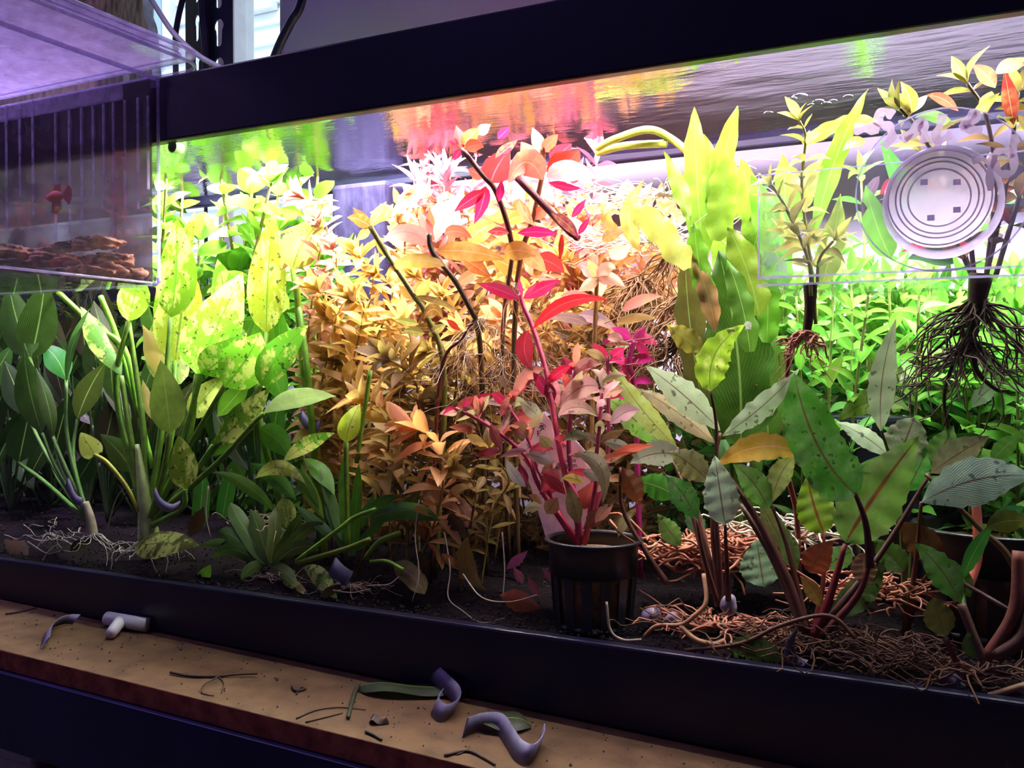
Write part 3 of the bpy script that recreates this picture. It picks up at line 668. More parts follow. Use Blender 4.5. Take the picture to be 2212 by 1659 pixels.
put('edge_line', MB().tube([(BX1, BY0, BZ0), (BX1, BY1-0.006, BZ0)], 0.0008, n=6), MT['acryl_edge'], bx)
put('rim', MB().box((BX0, BY1-0.003, BZ1-0.0005), (BX1, BY1+0.0005, BZ1+0.001)).box((BX0, BY1-0.003, BZ1-0.011), (BX1-0.03, BY1+0.0005, BZ1-0.0095)), MT['acryl_edge'], bx, smooth=False)
put('rim_band', MB().box((BX0, BY1-0.0032, BZ1-0.0095), (BX1-0.03, BY1-0.0024, BZ1)), MT['lid'], bx, smooth=False)
put('rim', MB().box((BX1-0.001, BY0, BZ1-0.002), (BX1+0.0008, BY1, BZ1+0.0005)), MT['acryl_edge'], bx, smooth=False)
for px in (16, 45, 73, 122, 152, 178, 203, 226, 247, 272, 300, 322):
    p = P(px, 400, BY1-0.003); z0 = P(px, 640 if px in (122, 247) else R(400, 520), BY1-0.003).z
    put('rib', MB().box((p.x-0.0006, BY1-0.0042, max(z0, BZ0)), (p.x+0.0006, BY1-0.003, BZ1-0.012+(0.012 if px < 80 else 0))), MT['slit'], bx, smooth=False)
# lid: shallow rounded tray, overhanging the frame
def rrect(x0, y0, x1, y1, r, n=6):
    pp = []
    for cx, cy_, a0 in ((x1-r, y0+r, -90), (x1-r, y1-r, 0), (x0+r, y1-r, 90), (x0+r, y0+r, 180)):
        for i in range(n + 1):
            a = math.radians(a0 + 90*i/n); pp.append((cx + r*math.cos(a), cy_ + r*math.sin(a)))
    return pp
LX1 = P(441, 150, 0.012).x; LY1 = 0.014
rr = rrect(BX0-0.012, BY0-0.012, LX1, LY1, 0.018)
lid = put('lid', MB().poly([(x, y, 0.2125) for x, y in rr], (0, 0, -0.0018)), MT['lid'], bx, smooth=False)
ring = rr + [rr[0]]
put('lid_rim', MB().tube([(x, y, 0.2118) for x, y in ring], 0.0015, n=6), MT['acryl_edge'], lid)
put('lid_rim', MB().tube([(x, y, 0.2040) for x, y in ring], 0.0012, n=6), MT['acryl_edge'], lid)
mb = MB(); n = len(rr); mb.add([(x, y, 0.2125) for x, y in rr] + [(x, y, 0.2035) for x, y in rr], [(i, (i+1)%n, (i+1)%n+n, i+n) for i in range(n)])
put('lid_skirt', mb, MT['acryl'], lid)
r2 = rrect(BX0-0.004, BY0-0.004, LX1-0.008, LY1-0.008, 0.012)
put('lid_ridge', MB().tube([(x, y, 0.2105) for x, y in r2 + [r2[0]]], 0.0008, n=5), MT['acryl_edge'], lid)
put('lid_latch', MB().box((BX1-0.003, BY1-0.004, 0.186), (BX1+0.003, BY1+0.002, 0.212)).box((BX1-0.006, BY1-0.002, 0.197), (BX1+0.006, BY1+0.001, 0.200)), MT['acryl'], bx, smooth=False)
put('hook_arm', MB().box((BX1-0.02, BY1, 0.1965), (BX1-0.002, 0.012, 0.1985)), MT['acryl'], bx, smooth=False)
c = P(193, 634, -0.02)
put('foot_disc', MB().lathe([(0, 0.0045), (0.014, 0.0045), (0.014, 0.0018), (0, 0.0018)], (c.x, -0.025, BZ0-0.0065), 28), MT['acryl'], bx)
put('outlet_nozzle', MB().lathe([(0.0042, 0.002), (0.0038, -0.006), (0.0024, -0.011), (0.0012, -0.011), (0.003, 0.001)], (c.x, -0.025, BZ0-0.0065), 16), MT['acryl'], bx)
c = P(292, 628, -0.012); put('foot_tab', MB().box((c.x-0.007, -0.022, BZ0-0.0045), (c.x+0.007, -0.011, BZ0-t_)), MT['acryl'], bx, smooth=False)
# bark pieces and the red fish in the box
barks = [(50, 606, 170, 46), (170, 608, 120, 40), (250, 606, 110, 44), (318, 606, 60, 44), (30, 575, 130, 46), (120, 582, 120, 38), (205, 586, 100, 40), (290, 588, 90, 42), (10, 548, 110, 40), (90, 556, 100, 40), (165, 570, 90, 34), (250, 572, 90, 36)]
ORD = ['leftmost', 'second from the left', 'third from the left', 'fourth from the left', 'fifth from the left', 'sixth from the left', 'seventh from the left', 'eighth from the left', 'ninth from the left', 'tenth from the left', 'eleventh from the left', 'twelfth from the left', 'thirteenth from the left', 'fourteenth from the left', 'fifteenth from the left', 'sixteenth from the left']
for k, (px, py, wd, ht) in enumerate(barks):
    d = -0.018 - 0.010 * (k % 3); s = S(px, d); c = P(px, py, d); layer = k // 4
    c.z = BZ0 + 0.0062 + layer * 0.0095 + R(-0.001, 0.001)
    c.x = min(c.x, BX1 - 0.004 - wd*s*0.62)
    me = bpy.data.meshes.new('bark_piece'); bm = bmesh.new(); bmesh.ops.create_icosphere(bm, subdivisions=4, radius=1)
    so = R(0, 99)
    for v in bm.verts:
        n0 = v.co.copy(); f = 1 + 0.45*mnoise.noise(n0*1.8 + V((so, 0, 0)))
        pit = mnoise.noise(n0*V((5, 5, 9)) + V((0, so, 0))); f2 = 1 + 0.5*min(0.25, pit) + 0.18*mnoise.noise(n0*14 + V((0, 0, so)))
        v.co = V((n0.x*wd*s*0.54*f, n0.y*0.012*f*f2, max(-0.8, min(0.8, n0.z*1.3*f*f2))*ht*s*0.36 + 0.0014*mnoise.noise(n0*V((7, 3, 20)))))
    bm.to_mesh(me); bm.free(); me.materials.append(MT['bark']); me.polygons.foreach_set('use_smooth', [True]*len(me.polygons))
    o = link('bark_piece', me, None, c); o.rotation_euler = (R(-0.15, 0.15), R(-0.12, 0.12), R(-0.3, 0.3))
    tag(o, 'brown bark piece, %s of the %s layer in the breeding box' % (ORD[k % 4].replace(' the', ''), ('bottom', 'middle', 'top')[layer]), 'bark', 'bark pieces in the breeding box')
fc = P(118, 425, -0.035); fs_ = S(118, -0.035)
fi = thing('red_fish', fc, 'small red fish hovering in the breeding box above the bark', 'fish')
mb = MB(); prof = [(0.002, -30), (0.25, -26), (0.62, -14), (0.8, 0), (0.7, 12), (0.45, 22), (0.12, 30)]
vs = []; fs = []
for r_, h in prof:
    for j in range(12):
        a = 2*math.pi*j/12; vs.append(fc + V((h*fs_, 11*r_*fs_*math.cos(a)*0.7, 17*r_*fs_*math.sin(a))))
for i in range(len(prof)-1):
    for j in range(12): fs.append((i*12+j, i*12+(j+1)%12, (i+1)*12+(j+1)%12, (i+1)*12+j))
mb.add(vs, fs); put('body', mb, MT['fish'], fi)
def fin(nm, pp): put(nm, MB().poly([fc + V((x*fs_, -0.0004, y*fs_)) for x, y in pp], (0, 0.0008, 0)), MT['fish'], fi, smooth=False)
fin('tail_fin', [(26, 3), (44, 22), (54, 10), (52, -8), (45, -20), (26, -3)]); fin('dorsal_fin', [(-8, 11), (2, 24), (18, 26), (20, 6)]); fin('belly_fin', [(-6, -11), (-10, -34), (6, -38), (22, -26), (18, -6)])
# ---------------------------------------------------------------- planter with suction cup
PX0 = P(1641, 600, 0.012).x; pz = 0.0455
pl = thing('acrylic_planter', (PX0+0.06, 0.05, pz), 'clear acrylic planter stuck inside the front glass at the right', 'planter')
def ppart(nm, lo, hi, m='clearac'):
    return put(nm, MB().box(lo, hi), MT[m], pl, smooth=False)
ppart('planter_floor', (PX0, 0.009, pz-0.0035), (X1-0.02, 0.085, pz), 'clearac')
ppart('floor_edge', (PX0-0.0005, 0.008, pz-0.0005), (X1-0.02, 0.0092, pz+0.0006), 'acryl_edge')
ppart('floor_edge', (PX0-0.0005, 0.008, pz-0.0042), (X1-0.02, 0.0092, pz-0.0032), 'acryl_edge')
ppart('planter_side', (PX0, 0.009, pz), (PX0+0.0015, 0.085, 0.096), 'acryl')
ppart('planter_front', (PX0, 0.009, pz), (X1-0.02, 0.0102, 0.096), 'acryl')
put('edge_line', MB().tube([(PX0, 0.009, pz), (PX0, 0.009, 0.096)], 0.0005, n=5), MT['acryl_edge'], pl)
put('edge_line', MB().tube([(PX0, 0.009, 0.096), (X1-0.02, 0.009, 0.096)], 0.0004, n=5), MT['acryl_edge'], pl)
cc = P(2035, 411, 0.0025); q = P(2028, 425, 0.0)
su = thing('suction_cup', cc, 'large clear suction cup with milky ribbed hub on the front glass', 'suction cup')
rr_ = 0.0362
put('cup_disc', MB().lathe([(rr_, 0), (rr_, -0.0006), (0.025, -0.0020), (0.024, -0.0012), (0.0, -0.0012)], (cc.x, cc.y-0.002, cc.z), 64, 'y'), MT['disc'], su)
put('disc_edge', MB().tube([(cc.x+rr_*math.cos(a), 0.0012, cc.z+rr_*math.sin(a)) for a in [2*math.pi*i/64 for i in range(65)]], 0.0004, n=5), MT['acryl_edge'], su)
hx, hz = q.x, q.z
put('cup_collar', MB().lathe([(0.0255, -0.012), (0.0245, -0.0035), (0.0225, -0.0025)], (hx+0.001, 0, hz-0.001), 48, 'y'), MT['cupring'], su)
put('cup_hub', MB().lathe([(0.0222, -0.004), (0.0212, -0.0026), (0.0, -0.0024)], (hx, 0, hz), 48, 'y'), MT['cupw'], su)
for r_ in (0.0212, 0.0180, 0.0160, 0.0128):
    put('cup_ridge', MB().tube([(hx+r_*math.cos(a), 0.0021, hz+r_*math.sin(a)) for a in [2*math.pi*i/56 for i in range(57)]], 0.0004, n=6), MT['cupw'], su)
for a in (40, 130, 250, 320):
    a = math.radians(a); put('cup_nub', MB().box((hx+0.0095*math.cos(a)-0.0015, 0.0010, hz+0.0095*math.sin(a)-0.0012), (hx+0.0095*math.cos(a)+0.0015, 0.0022, hz+0.0095*math.sin(a)+0.0012)), MT['cupring'], su, smooth=False)
c2 = P(372, 316, 0.004); s2 = thing('suction_cup', c2, 'small suction cup with green algae beside the breeding box', 'suction cup')
put('cup_disc', MB().lathe([(0.0155, 0), (0.0150, -0.0016), (0.006, -0.003), (0, -0.003)], (c2.x, 0.001, c2.z), 40, 'y'), MT['algae'], s2)
put('cup_stem', MB().lathe([(0.004, -0.003), (0.0035, -0.011), (0, -0.011)], (c2.x, 0.001, c2.z), 20, 'y'), MT['tube'], s2)
# bubbles under the surface
for k, (px, py, r) in enumerate(sorted([(1728, 212, 19), (1712, 215, 11), (1768, 222, 14), (1785, 226, 12), (1800, 220, 10), (1832, 211, 12), (1660, 246, 11), (1752, 228, 8)])):
    d = 0.055; c = P(px, py, d); c.z = min(c.z, WZ - 0.002)
    me = bpy.data.meshes.new('air_bubble'); bm = bmesh.new(); bmesh.ops.create_uvsphere(bm, u_segments=16, v_segments=10, radius=r*S(px, d))
    for v in bm.verts: v.co.z *= 0.5
    bm.to_mesh(me); bm.free(); me.materials.append(MT['glass']); me.polygons.foreach_set('use_smooth', [True]*len(me.polygons))
    o = link('air_bubble', me, None, c); tag(o, 'small air bubble under the water surface above the planter, %s' % ORD[k], 'bubble', 'air bubbles at the surface')
# black filter box at the back, black pump, second pot
o = put('internal_filter', MB().box((P(722, 300, 0.19).x, 0.185, -0.12), (P(840, 300, 0.19).x, 0.215, 0.158)), MT['filt'], smooth=False); bev(o, 0.004); tag(o, 'tall black internal filter at the back glass left of the red plants', 'filter')
pm = thing('water_pump', P(1870, 935, 0.10), 'black pump with white lettering half hidden behind the broad leaves', 'pump')
c = P(1880, 945, 0.10); zf = zsub(c.x, 0.11)
o = put('pump_body', MB().box((c.x-0.026, 0.10, zf), (c.x+0.026, 0.135, c.z+0.012)), MT['black'], pm, smooth=False); bev(o, 0.003)
def text(body, loc, size, m, parent, rot=(math.radians(90), 0, 0), bold=0.0, nm='lettering'):
    cu = bpy.data.curves.new(nm, 'FONT'); cu.body = body; cu.size = size; cu.extrude = 0.00008; cu.offset = bold; cu.resolution_u = 3; cu.materials.append(MT[m])
    ob = bpy.data.objects.new('tmp', cu); COL.objects.link(ob); bpy.context.view_layer.update()
    me = bpy.data.meshes.new_from_object(ob.evaluated_get(bpy.context.evaluated_depsgraph_get())); bpy.data.objects.remove(ob)
    me.name = nm; o = link(nm, me, parent, V(loc) - V(parent['at'])); o.rotation_euler = rot; return o
text('EN', P(1849, 925, 0.0995), 0.007, 'inkw', pm)
# net pots
def net_pot(px, d, zr, rad, zb, label, slats, lit=True):
    c = P(px, 1100, d); c.z = zb
    t = thing('net_pot', c, label, 'plant pot')
    x, y = c.x, c.y; h = zr - zb
    put('pot_rim', MB().lathe([(rad*0.93, h-0.001), (rad*1.0, h-0.0005), (rad*1.02, h), (rad*1.0, h+0.0012), (rad*0.93, h+0.0012), (rad*0.92, h-0.001)], (x, y, zb), 48), MT['pot'], t)
    put('pot_band', MB().lathe([(rad*0.93, h), (rad*0.90, h*0.62), (rad*0.87, h*0.62), (rad*0.90, h)], (x, y, zb), 48), MT['pot'], t)
    put('pot_base', MB().lathe([(0, 0), (rad*0.80, 0), (rad*0.81, h*0.06), (0, h*0.06)], (x, y, zb), 40), MT['pot'], t)
    for k in range(slats):
        a0 = 2*math.pi*k/slats; da = 2*math.pi/slats*0.27; mb = MB()
        mb.add([(x+rad*r_*math.cos(a), y+rad*r_*math.sin(a), zb+z_) for z_, rs in ((0, (0.81, 0.77)), (h*0.64, (0.90, 0.86))) for r_ in rs for a in (a0-da, a0+da)],
               [(0,1,3,2),(4,6,7,5),(0,4,5,1),(2,3,7,6),(0,2,6,4),(1,5,7,3)])
        put('pot_slat', mb, MT['pot'], t, smooth=False)
    put('growing_medium', MB().lathe([(0, h*0.9), (rad*0.80, h*0.86), (rad*0.82, h*0.6), (rad*0.73, h*0.07), (0, h*0.07)], (x, y, zb), 30), MT['medium'], t)
    return t, c
pz0 = P(1282, 1190, 0.036).z
pot, pc = net_pot(1282, 0.0305, P(1282, 1166, 0.0305).z, 0.0272, -0.1435, 'black net pot with brown slots in the middle foreground', 14)
net_pot(2150, 0.085, P(2150, 1140, 0.085).z, 0.040, zsub(0, 0.085) - 0.003, 'large dark net pot behind the leaves at the right', 16)
# plant tag
tg_px = [(1180,1165),(1158,1090),(1146,1050),(1126,1005),(1117,962),(1133,950),(1134,915),(1150,897),(1176,891),(1190,910),(1198,945),(1236,943),(1262,972),(1276,1010),(1279,1060),(1266,1120),(1250,1165)]
dT = 0.049
tgo = thing('plant_tag', P(1215, 1165, dT), 'pale pink printed plant tag stuck in the net pot behind the red stems', 'tag')
put('tag_card', MB().poly([P(x, y, dT) for x, y in tg_px], (0, 0.0006, 0)), MT['tag'], tgo, (0.95, 0.74, 0.80), smooth=False)
dt2 = dT - 0.0003
for x, y, s, b in ((1166,926,'sh',15),(1160,943,'F',16),(1138,969,'Stand',13),(1204,967,'t pla',13),(1163,982,'ta r',12),(1166,1004,'Ho',15),(1214,1000,'media',12),(1169,1018,'through',12),(1236,1010,'m.',13),(1240,1020,'ara',13),(1156,1022,'d',11),(1172,1032,'clo',12),(1190,1036,'ater te',12),(1160,1050,'Pro',15),(1204,1048,'on',12)):
    text(s, P(x, y, dt2), b * S(x, dT) * 1.15, 'ink', tgo, (math.radians(90), math.radians(-6), 0))
for k in range(4):
    pts = [P(1158 + 3*k + 9*t, 913 + 6*k - 5*math.sin(t*2.6), dt2) for t in [i/6 for i in range(7)]]
    put('printed_emblem', MB().tube(pts, 0.0003, n=4), MT['ink'], tgo)
# ---------------------------------------------------------------- plants
G1, G2, G3 = (0.22, 0.49, 0.025), (0.14, 0.40, 0.025), (0.05, 0.22, 0.02)
DK, OL, YG = (0.014, 0.045, 0.008), (0.17, 0.17, 0.03), (0.45, 0.55, 0.04)  # first green has the shade under the breeding box put into it
def plant(name, px, d, label, cat='plant', group=None):
    return thing(name, G(px, d), label, cat, group)
# -- the large variegated sword plant at the left
sw = plant('sword_plant', 318, 0.030, 'large sword plant with bright yellow-green variegated leaves at the left front')
cr = (318, 1140, 0.030)
SWL = [ # base, tip, width, depth, colour, material, shape, ctrl, roll
 ((425,808),(524,588),128,.050,G1,'varieg','ovate',(-6,8),12), ((484,836),(562,718),108,.042,G1,'varieg','ovate',(8,0),0),
 ((434,808),(533,720),84,.048,G2,'varieg','ovate',(0,8),20), ((369,686),(381,470),92,.055,G1,'varieg','ovate',(6,0),-18),
 ((378,780),(408,560),112,.075,YG,'varieg','ovate',(0,0),15), ((278,694),(300,600),66,.040,G1,'varieg','round',(0,0),5),
 ((262,812),(174,662),58,.034,G2,'varieg','lance',(-2,-8),22), ((367,936),(347,778),78,.018,(0.30,0.46,0.07),'plain','ovate',(2,0),-6),
 ((400,1057),(386,940),66,.016,(0.20,0.34,0.03),'varieg','ovate',(4,0),18), ((564,834),(666,702),74,.045,G2,'varieg','ovate',(-8,-6),8),
 ((460,962),(585,836),64,.038,G2,'varieg','lance',(0,6),-12), ((568,893),(726,856),50,.026,(0.35,0.50,0.16),'plain','lance',(0,-14),30),
 ((575,720),(592,458),88,.088,YG,'varieg','ovate',(-4,0),10), ((632,582),(700,474),88,.095,(0.50,0.55,0.12),'varieg','ovate',(-10,-6),8),
 ((345,720),(421,456),66,.085,G1,'varieg','ovate',(0,0),25), ((408,900),(482,812),62,.055,(0.40,0.46,0.08),'varieg','ovate',(0,0),-10),
 ((560,925),(628,992),58,.050,G2,'plain','ovate',(6,-6),10), ((286,1018),(216,938),58,.046,(0.10,0.20,0.02),'plain','ovate',(4,-4),-8),
 ((290,1180),(430,1178),74,.006,(0.13,0.17,0.02),'varieg','ovate',(0,-6),-34), ((328,905),(308,820),26,.050,(0.45,0.42,0.08),'warm','lance',(0,0),10),
 ((336,806),(308,702),40,.060,(0.62,0.46,0.10),'warm','lance',(8,0),0), ((390,830),(330,700),88,.082,(0.36,0.48,0.08),'varieg','ovate',(-6,0),15),
 ((500,700),(470,560),70,.080,G1,'varieg','ovate',(0,0),-15), ((610,860),(560,720),60,.085,G2,'plain','ovate',(0,0),15),
 ((470,900),(540,820),46,.060,G2,'plain','lance',(0,0),10), ((440,985),(530,900),44,.050,G2,'plain','lance',(0,6),-20),
]
for b, t, w_, d, c, m, s, ct, rl in SWL:
    hleaf(sw, b, t, w_, d, d + R(-.008, .008), c, m, s, ct, rl, fold=0.18, wave=0.012, rows=12)
for b, d, mid in [((425,808),.050,(404,960)), ((484,836),.042,(400,980)), ((434,808),.048,(392,960)), ((369,686),.055,(352,900)), ((278,694),.040,(252,850)),
                  ((262,812),.034,(285,960)), ((367,936),.020,(352,1030)), ((400,1057),.018,(392,1100)), ((564,834),.045,(430,1010)), ((460,962),.038,(400,1050)),
                  ((575,720),.080,(560,900)), ((378,780),.070,(372,930)), ((278,698),.042,(310,930)), ((286,1018),.044,(310,1080)), ((408,900),.052,(350,1040)), ((568,893),.026,(470,1000)), ((632,582),.085,(664,800))]:
    end = cr if b[0] < 500 else ((330, 1120, .032) if b[0] < 600 and b[1] > 800 else ((b[0] + 60, .08)))
    hstem(sw, [(*b, d), (*mid, (d + .03) / 2), (end if len(end) == 3 else end)], 5.5, (0.20, 0.40, 0.04), 'petiole', 8)
for pp, r_ in (([(126,632,.045),(205,705,.045),(270,756,.045),(300,900,.04)], 6), ([(217,640,.05),(250,720,.05),(285,840,.045),(330,1010,.035)], 6), ([(640,600,.07),(655,800,.07),(690,1010,.07),(700,.07)], 7)):
    hstem(sw, pp, r_, (0.26, 0.50, 0.03), 'petiole')
hstem(sw, [(296,960,.031),(306,1030,.03),(316,1100,.03),(322,1168,.03)], 5, (0.40, 0.46, 0.18), 'crown', 24)
roots(sw, P(320,1165,.03), 16, 0.036, 'rootwh', 0.0004, spread=1.2, zmin=-0.139)
hl = hleaf(sw, (206,984), (174,934), 46, .012, .010, (0.52, 0.56, 0.10), 'varieg', 'heart', (0,0), 0)
hstem(sw, [(204,982,.012),(232,1000,.014),(272,1050,.02),(300,1105,.026)], 4.5, (0.55, 0.55, 0.08), 'petiole')
ls = put('root_weight', ribbon([P(334,1062,.018), P(345,1085,.014), P(368,1098,.014), P(388,1090,.02)], V((0, 0.3, 1)).normalized() * 0.006, 0.0004), MT['lead']); tag(ls, 'violet weight strip around the crown of the large sword plant', 'weight strip', 'lead plant weights')
# -- sword plants at the far left, greens darkened for the shade there
s2_ = plant('sword_plant', 196, 0.020, 'slender dark green sword plant, darkened for shade, under the breeding box')
for b, t, w_, d, c, ct, rl in [((63,772),(18,610),76,.030,(0.06,0.17,0.02),(-4,0),0), ((66,776),(98,600),84,.036,(0.06,0.16,0.02),(4,0),12), ((91,936),(52,760),66,.020,(0.09,0.20,0.02),(-6,0),-6),
      ((115,944),(78,795),32,.024,(0.09,0.19,0.03),(6,0),15), ((143,822),(88,745),54,.055,(0.06,0.36,0.03),(6,-10),10), ((143,828),(196,664),22,.030,(0.10,0.24,0.05),(-10,-8),40),
      ((167,906),(228,782),52,.042,(0.09,0.12,0.02),(-6,0),5), ((60,900),(10,780),60,.060,DK,(0,0),0), ((40,1000),(70,860),70,.070,DK,(0,0),15), ((110,1000),(150,850),60,.075,DK,(0,0),-10)]:
    hleaf(s2_, b, t, w_, d, None, tuple(x*.6 for x in c), 'plain', 'lance' if w_ < 70 else 'ovate', ct, rl, fold=0.15)  # leaf greens dimmed once more, putting the shade into their colour
    hstem(s2_, [(*b, d), ((b[0]+150)/2, (b[1]+1080)/2, (d+.02)/2), (192,1128,.02)], 3.5, (0.12, 0.24, 0.05), 'petiole', 5)
hstem(s2_, [(184,1085,.02),(195,1120,.02),(200,1155,.02)], 8, (0.62, 0.55, 0.36), 'crown', 12)
roots(s2_, P(203,1150,.02), 12, 0.032, 'rootwh', 0.0003, spread=1.4, zmin=-0.142)
ls = put('root_weight', ribbon([P(145,1040,.017), P(160,1075,.015), P(178,1085,.016)], V((0.2, 0.3, 1)).normalized() * 0.006, 0.0004), MT['lead']); tag(ls, 'dull weight strip around the slender dark sword plant', 'weight strip', 'lead plant weights')
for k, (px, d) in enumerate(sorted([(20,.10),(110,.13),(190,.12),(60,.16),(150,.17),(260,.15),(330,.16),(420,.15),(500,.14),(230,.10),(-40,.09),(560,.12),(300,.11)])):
    p = plant('broadleaf_plant', px, d, 'broad-leaved plant coloured dark for the shade behind the left swords, %s' % ORD[k], 'plant', 'shaded plants behind the left swords')
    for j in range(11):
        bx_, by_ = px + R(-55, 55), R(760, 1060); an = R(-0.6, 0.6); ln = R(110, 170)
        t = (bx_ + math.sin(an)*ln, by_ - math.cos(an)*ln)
        hleaf(p, (bx_, by_), t, R(36, 58), d + R(-.02, .02), None, random.choice([DK, DK, (0.05,0.12,0.02), (0.06,0.05,0.02)]) if px < 330 else random.choice([G3, DK, G2]), 'plain', 'lance', (R(-10,10), 0), rows=7)  # far left leaves carry the shade in their colour
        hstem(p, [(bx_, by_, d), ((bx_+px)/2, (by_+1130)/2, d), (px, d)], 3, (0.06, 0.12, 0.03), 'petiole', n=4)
# -- small plants on the soil, left of the middle
def crown_plant(px, d, label, leaves, col, m='plain', shape='strap', name='crown_plant', rt='root', nroot=14):
    p = plant(name, px, d, label)
    g = G(px, d)
    for b, t, w_, dd, ct, rl, *cc in leaves:
        c = cc[0] if cc else tuple(x * R(0.8, 1.25) for x in col)
        hleaf(p, b, t, w_, d, dd, c, cc[1] if len(cc) > 1 else m, cc[2] if len(cc) > 2 else shape, ct, rl, fold=0.2)
    if nroot: roots(p, g + V((0, 0, 0.003)), nroot, 0.03, rt, 0.0004, down=False, spread=1.2, zmin=g.z)
    return p
crown_plant(575, 0.022, 'low dull green rosette on the soil right of the large sword plant',
  [((575,1215),(498,1085),36,.03,(-14,-18),10), ((580,1215),(540,1100),34,.03,(0,-10),-10), ((585,1215),(595,1095),30,.04,(4,-8),15), ((570,1220),(470,1150),34,.02,(-10,-22),0),
   ((560,1220),(455,1205),30,.012,(0,-24),-10), ((590,1215),(650,1110),28,.035,(10,-10),10), ((595,1220),(700,1130),26,.025,(0,-20),0), ((590,1225),(690,1190),30,.015,(0,-24),10),
   ((585,1225),(640,1262),28,.008,(0,-10),0), ((570,1225),(520,1252),26,.008,(0,-12),0), ((560,1222),(430,1182),22,.02,(0,-26),12), ((585,1215),(620,1130),24,.05,(0,0),-20)], (0.12, 0.22, 0.03))
crown_plant(560, 0.05, 'bright green arching sprout between large sword plant and thin tall stalk',
  [((551,1034),(661,1046),34,.02,(0,-30),0,(0.45,0.50,0.05),'varieg','lance'), ((611,998),(723,935),36,.02,(0,-8),10,G2,'varieg','lance'), ((655,990),(723,1070),38,.03,(6,-8),-10,G2,'plain','lance'),
   ((640,1080),(540,1000),36,.05,(0,-10),0,G2,'plain','lance'), ((600,1110),(455,1020),30,.03,(0,-20),10,G2,'plain','lance'), ((625,1010),(690,1100),24,.04,(0,-10),20,G2), ((700,1120),(650,1000),30,.05,(-6,0),0,G1,'plain','lance'),
   ((610,1075),(630,1150),44,.045,(0,0),0,(0.30,0.42,0.06),'varieg','ovate'), ((480,1120),(500,1010),34,.06,(0,0),0,G3), ((430,1140),(440,1020),36,.06,(0,0),0,G3)], G2, nroot=6)
cs = crown_plant(755, 0.022, 'medium green sword plant with arching stalks in the foreground left of the pot',
  [((757,1200),(742,985),26,.03,(-4,0),15), ((762,1200),(775,1000),24,.035,(0,0),-15), ((748,956),(778,872),50,.02,(-6,0),5,YG,'varieg','ovate'), ((800,1122),(952,1126),38,.03,(0,-22),-12),
   ((777,1116),(858,1072),24,.025,(0,-6),0), ((716,1156),(640,1093),22,.03,(0,0),0), ((853,1219),(917,1284),44,.012,(8,-4),0,(0.24,0.20,0.03),'warm','strap'), ((655,1225),(731,1302),40,.010,(0,-14),10,G2,'varieg','lance'),
   ((610,1255),(671,1310),32,.006,(0,-8),0,(0.50,0.45,0.12),'varieg','lance'), ((770,1190),(840,1110),20,.03,(0,-6),0), ((745,1190),(700,1090),20,.03,(0,-6),0), ((780,1140),(808,1065),16,.03,(0,0),0),
   ((430,1262),(455,1220),30,.008,(0,0),0,G2,'plain','ovate'), ((745,1170),(690,1010),24,.04,(0,-4),10)], (0.10, 0.32, 0.02), nroot=22, rt='root')
for pp, r_ in (([(748,956,.022),(748,1050,.022),(752,1190,.022)], 6), ([(812,1100,.018),(765,1118,.016),(730,1145,.012),(640,1212,.008)], 5), ([(864,1151,.02),(820,1170,.02),(790,1205,.02)], 6),
               ([(800,1165,.012),(740,1188,.010),(640,1216,.008)], 6), ([(770,1000,.03),(785,900,.03),(800,800,.03)], 5), ([(800,1213,.014),(835,1212,.012),(870,1230,.01)], 4)):
    hstem(cs, pp, r_, (0.22, 0.40, 0.03), 'petiole')
ls = put('root_weight', ribbon([P(718,1220,.014), P(735,1238,.011), P(756,1252,.011)], V((0.35, 0.3, 0.9)).normalized() * 0.010, 0.0005), MT['lead']); tag(ls, 'grey weight strip at the foot of the green sword plant left of the pot', 'weight strip', 'lead plant weights')
ls = put('root_weight', ribbon([P(650,895,.075), P(665,915,.07), P(690,920,.07)], V((0.1, 0.3, 0.9)).normalized() * 0.008, 0.0005), MT['lead']); tag(ls, 'bluish weight strip on the thin stalk beside the white-sheened leaf', 'weight strip', 'lead plant weights')
# -- bright round-leaved stems reaching the surface at the left back
for k, (b, t) in enumerate(sorted([((430,.17),(470,330,.15)), ((500,.18),(560,300,.17)), ((560,.17),(620,290,.16)), ((430,.20),(400,330,.19)), ((640,.19),(690,310,.18)), ((700,.20),(640,420,.19)), ((480,.14),(585,395,.12)),
                            ((390,.15),(360,380,.13)), ((610,.15),(540,420,.13)), ((540,.20),(500,300,.20)), ((660,.17),(600,500,.16)), ((380,.18),(350,470,.17)), ((330,.19),(330,330,.18)), ((460,.16),(430,520,.15))], key=lambda q: q[1][0])):
    p = plant('round_leaved_stem', b[0], b[1], 'bright green round-leaved stem crowding under the surface, %s by its tip' % ORD[k], 'plant', 'round-leaved stems at the left back')
    top = P(*t); bot = G(*b); mid = bot.lerp(top, 0.5) + V((R(-.03, .03), R(-.01, .01), 0))
    stem_plant(p, [bot, mid, top], 'round', (0.22, 0.50, 0.03), 0.027, 0.74, 0.018, 2, 64, 4, (0.36, 0.68, 0.08), 0.0018, (0.46, 0.36, 0.16), 0.4, taper=0.05, wild=26)
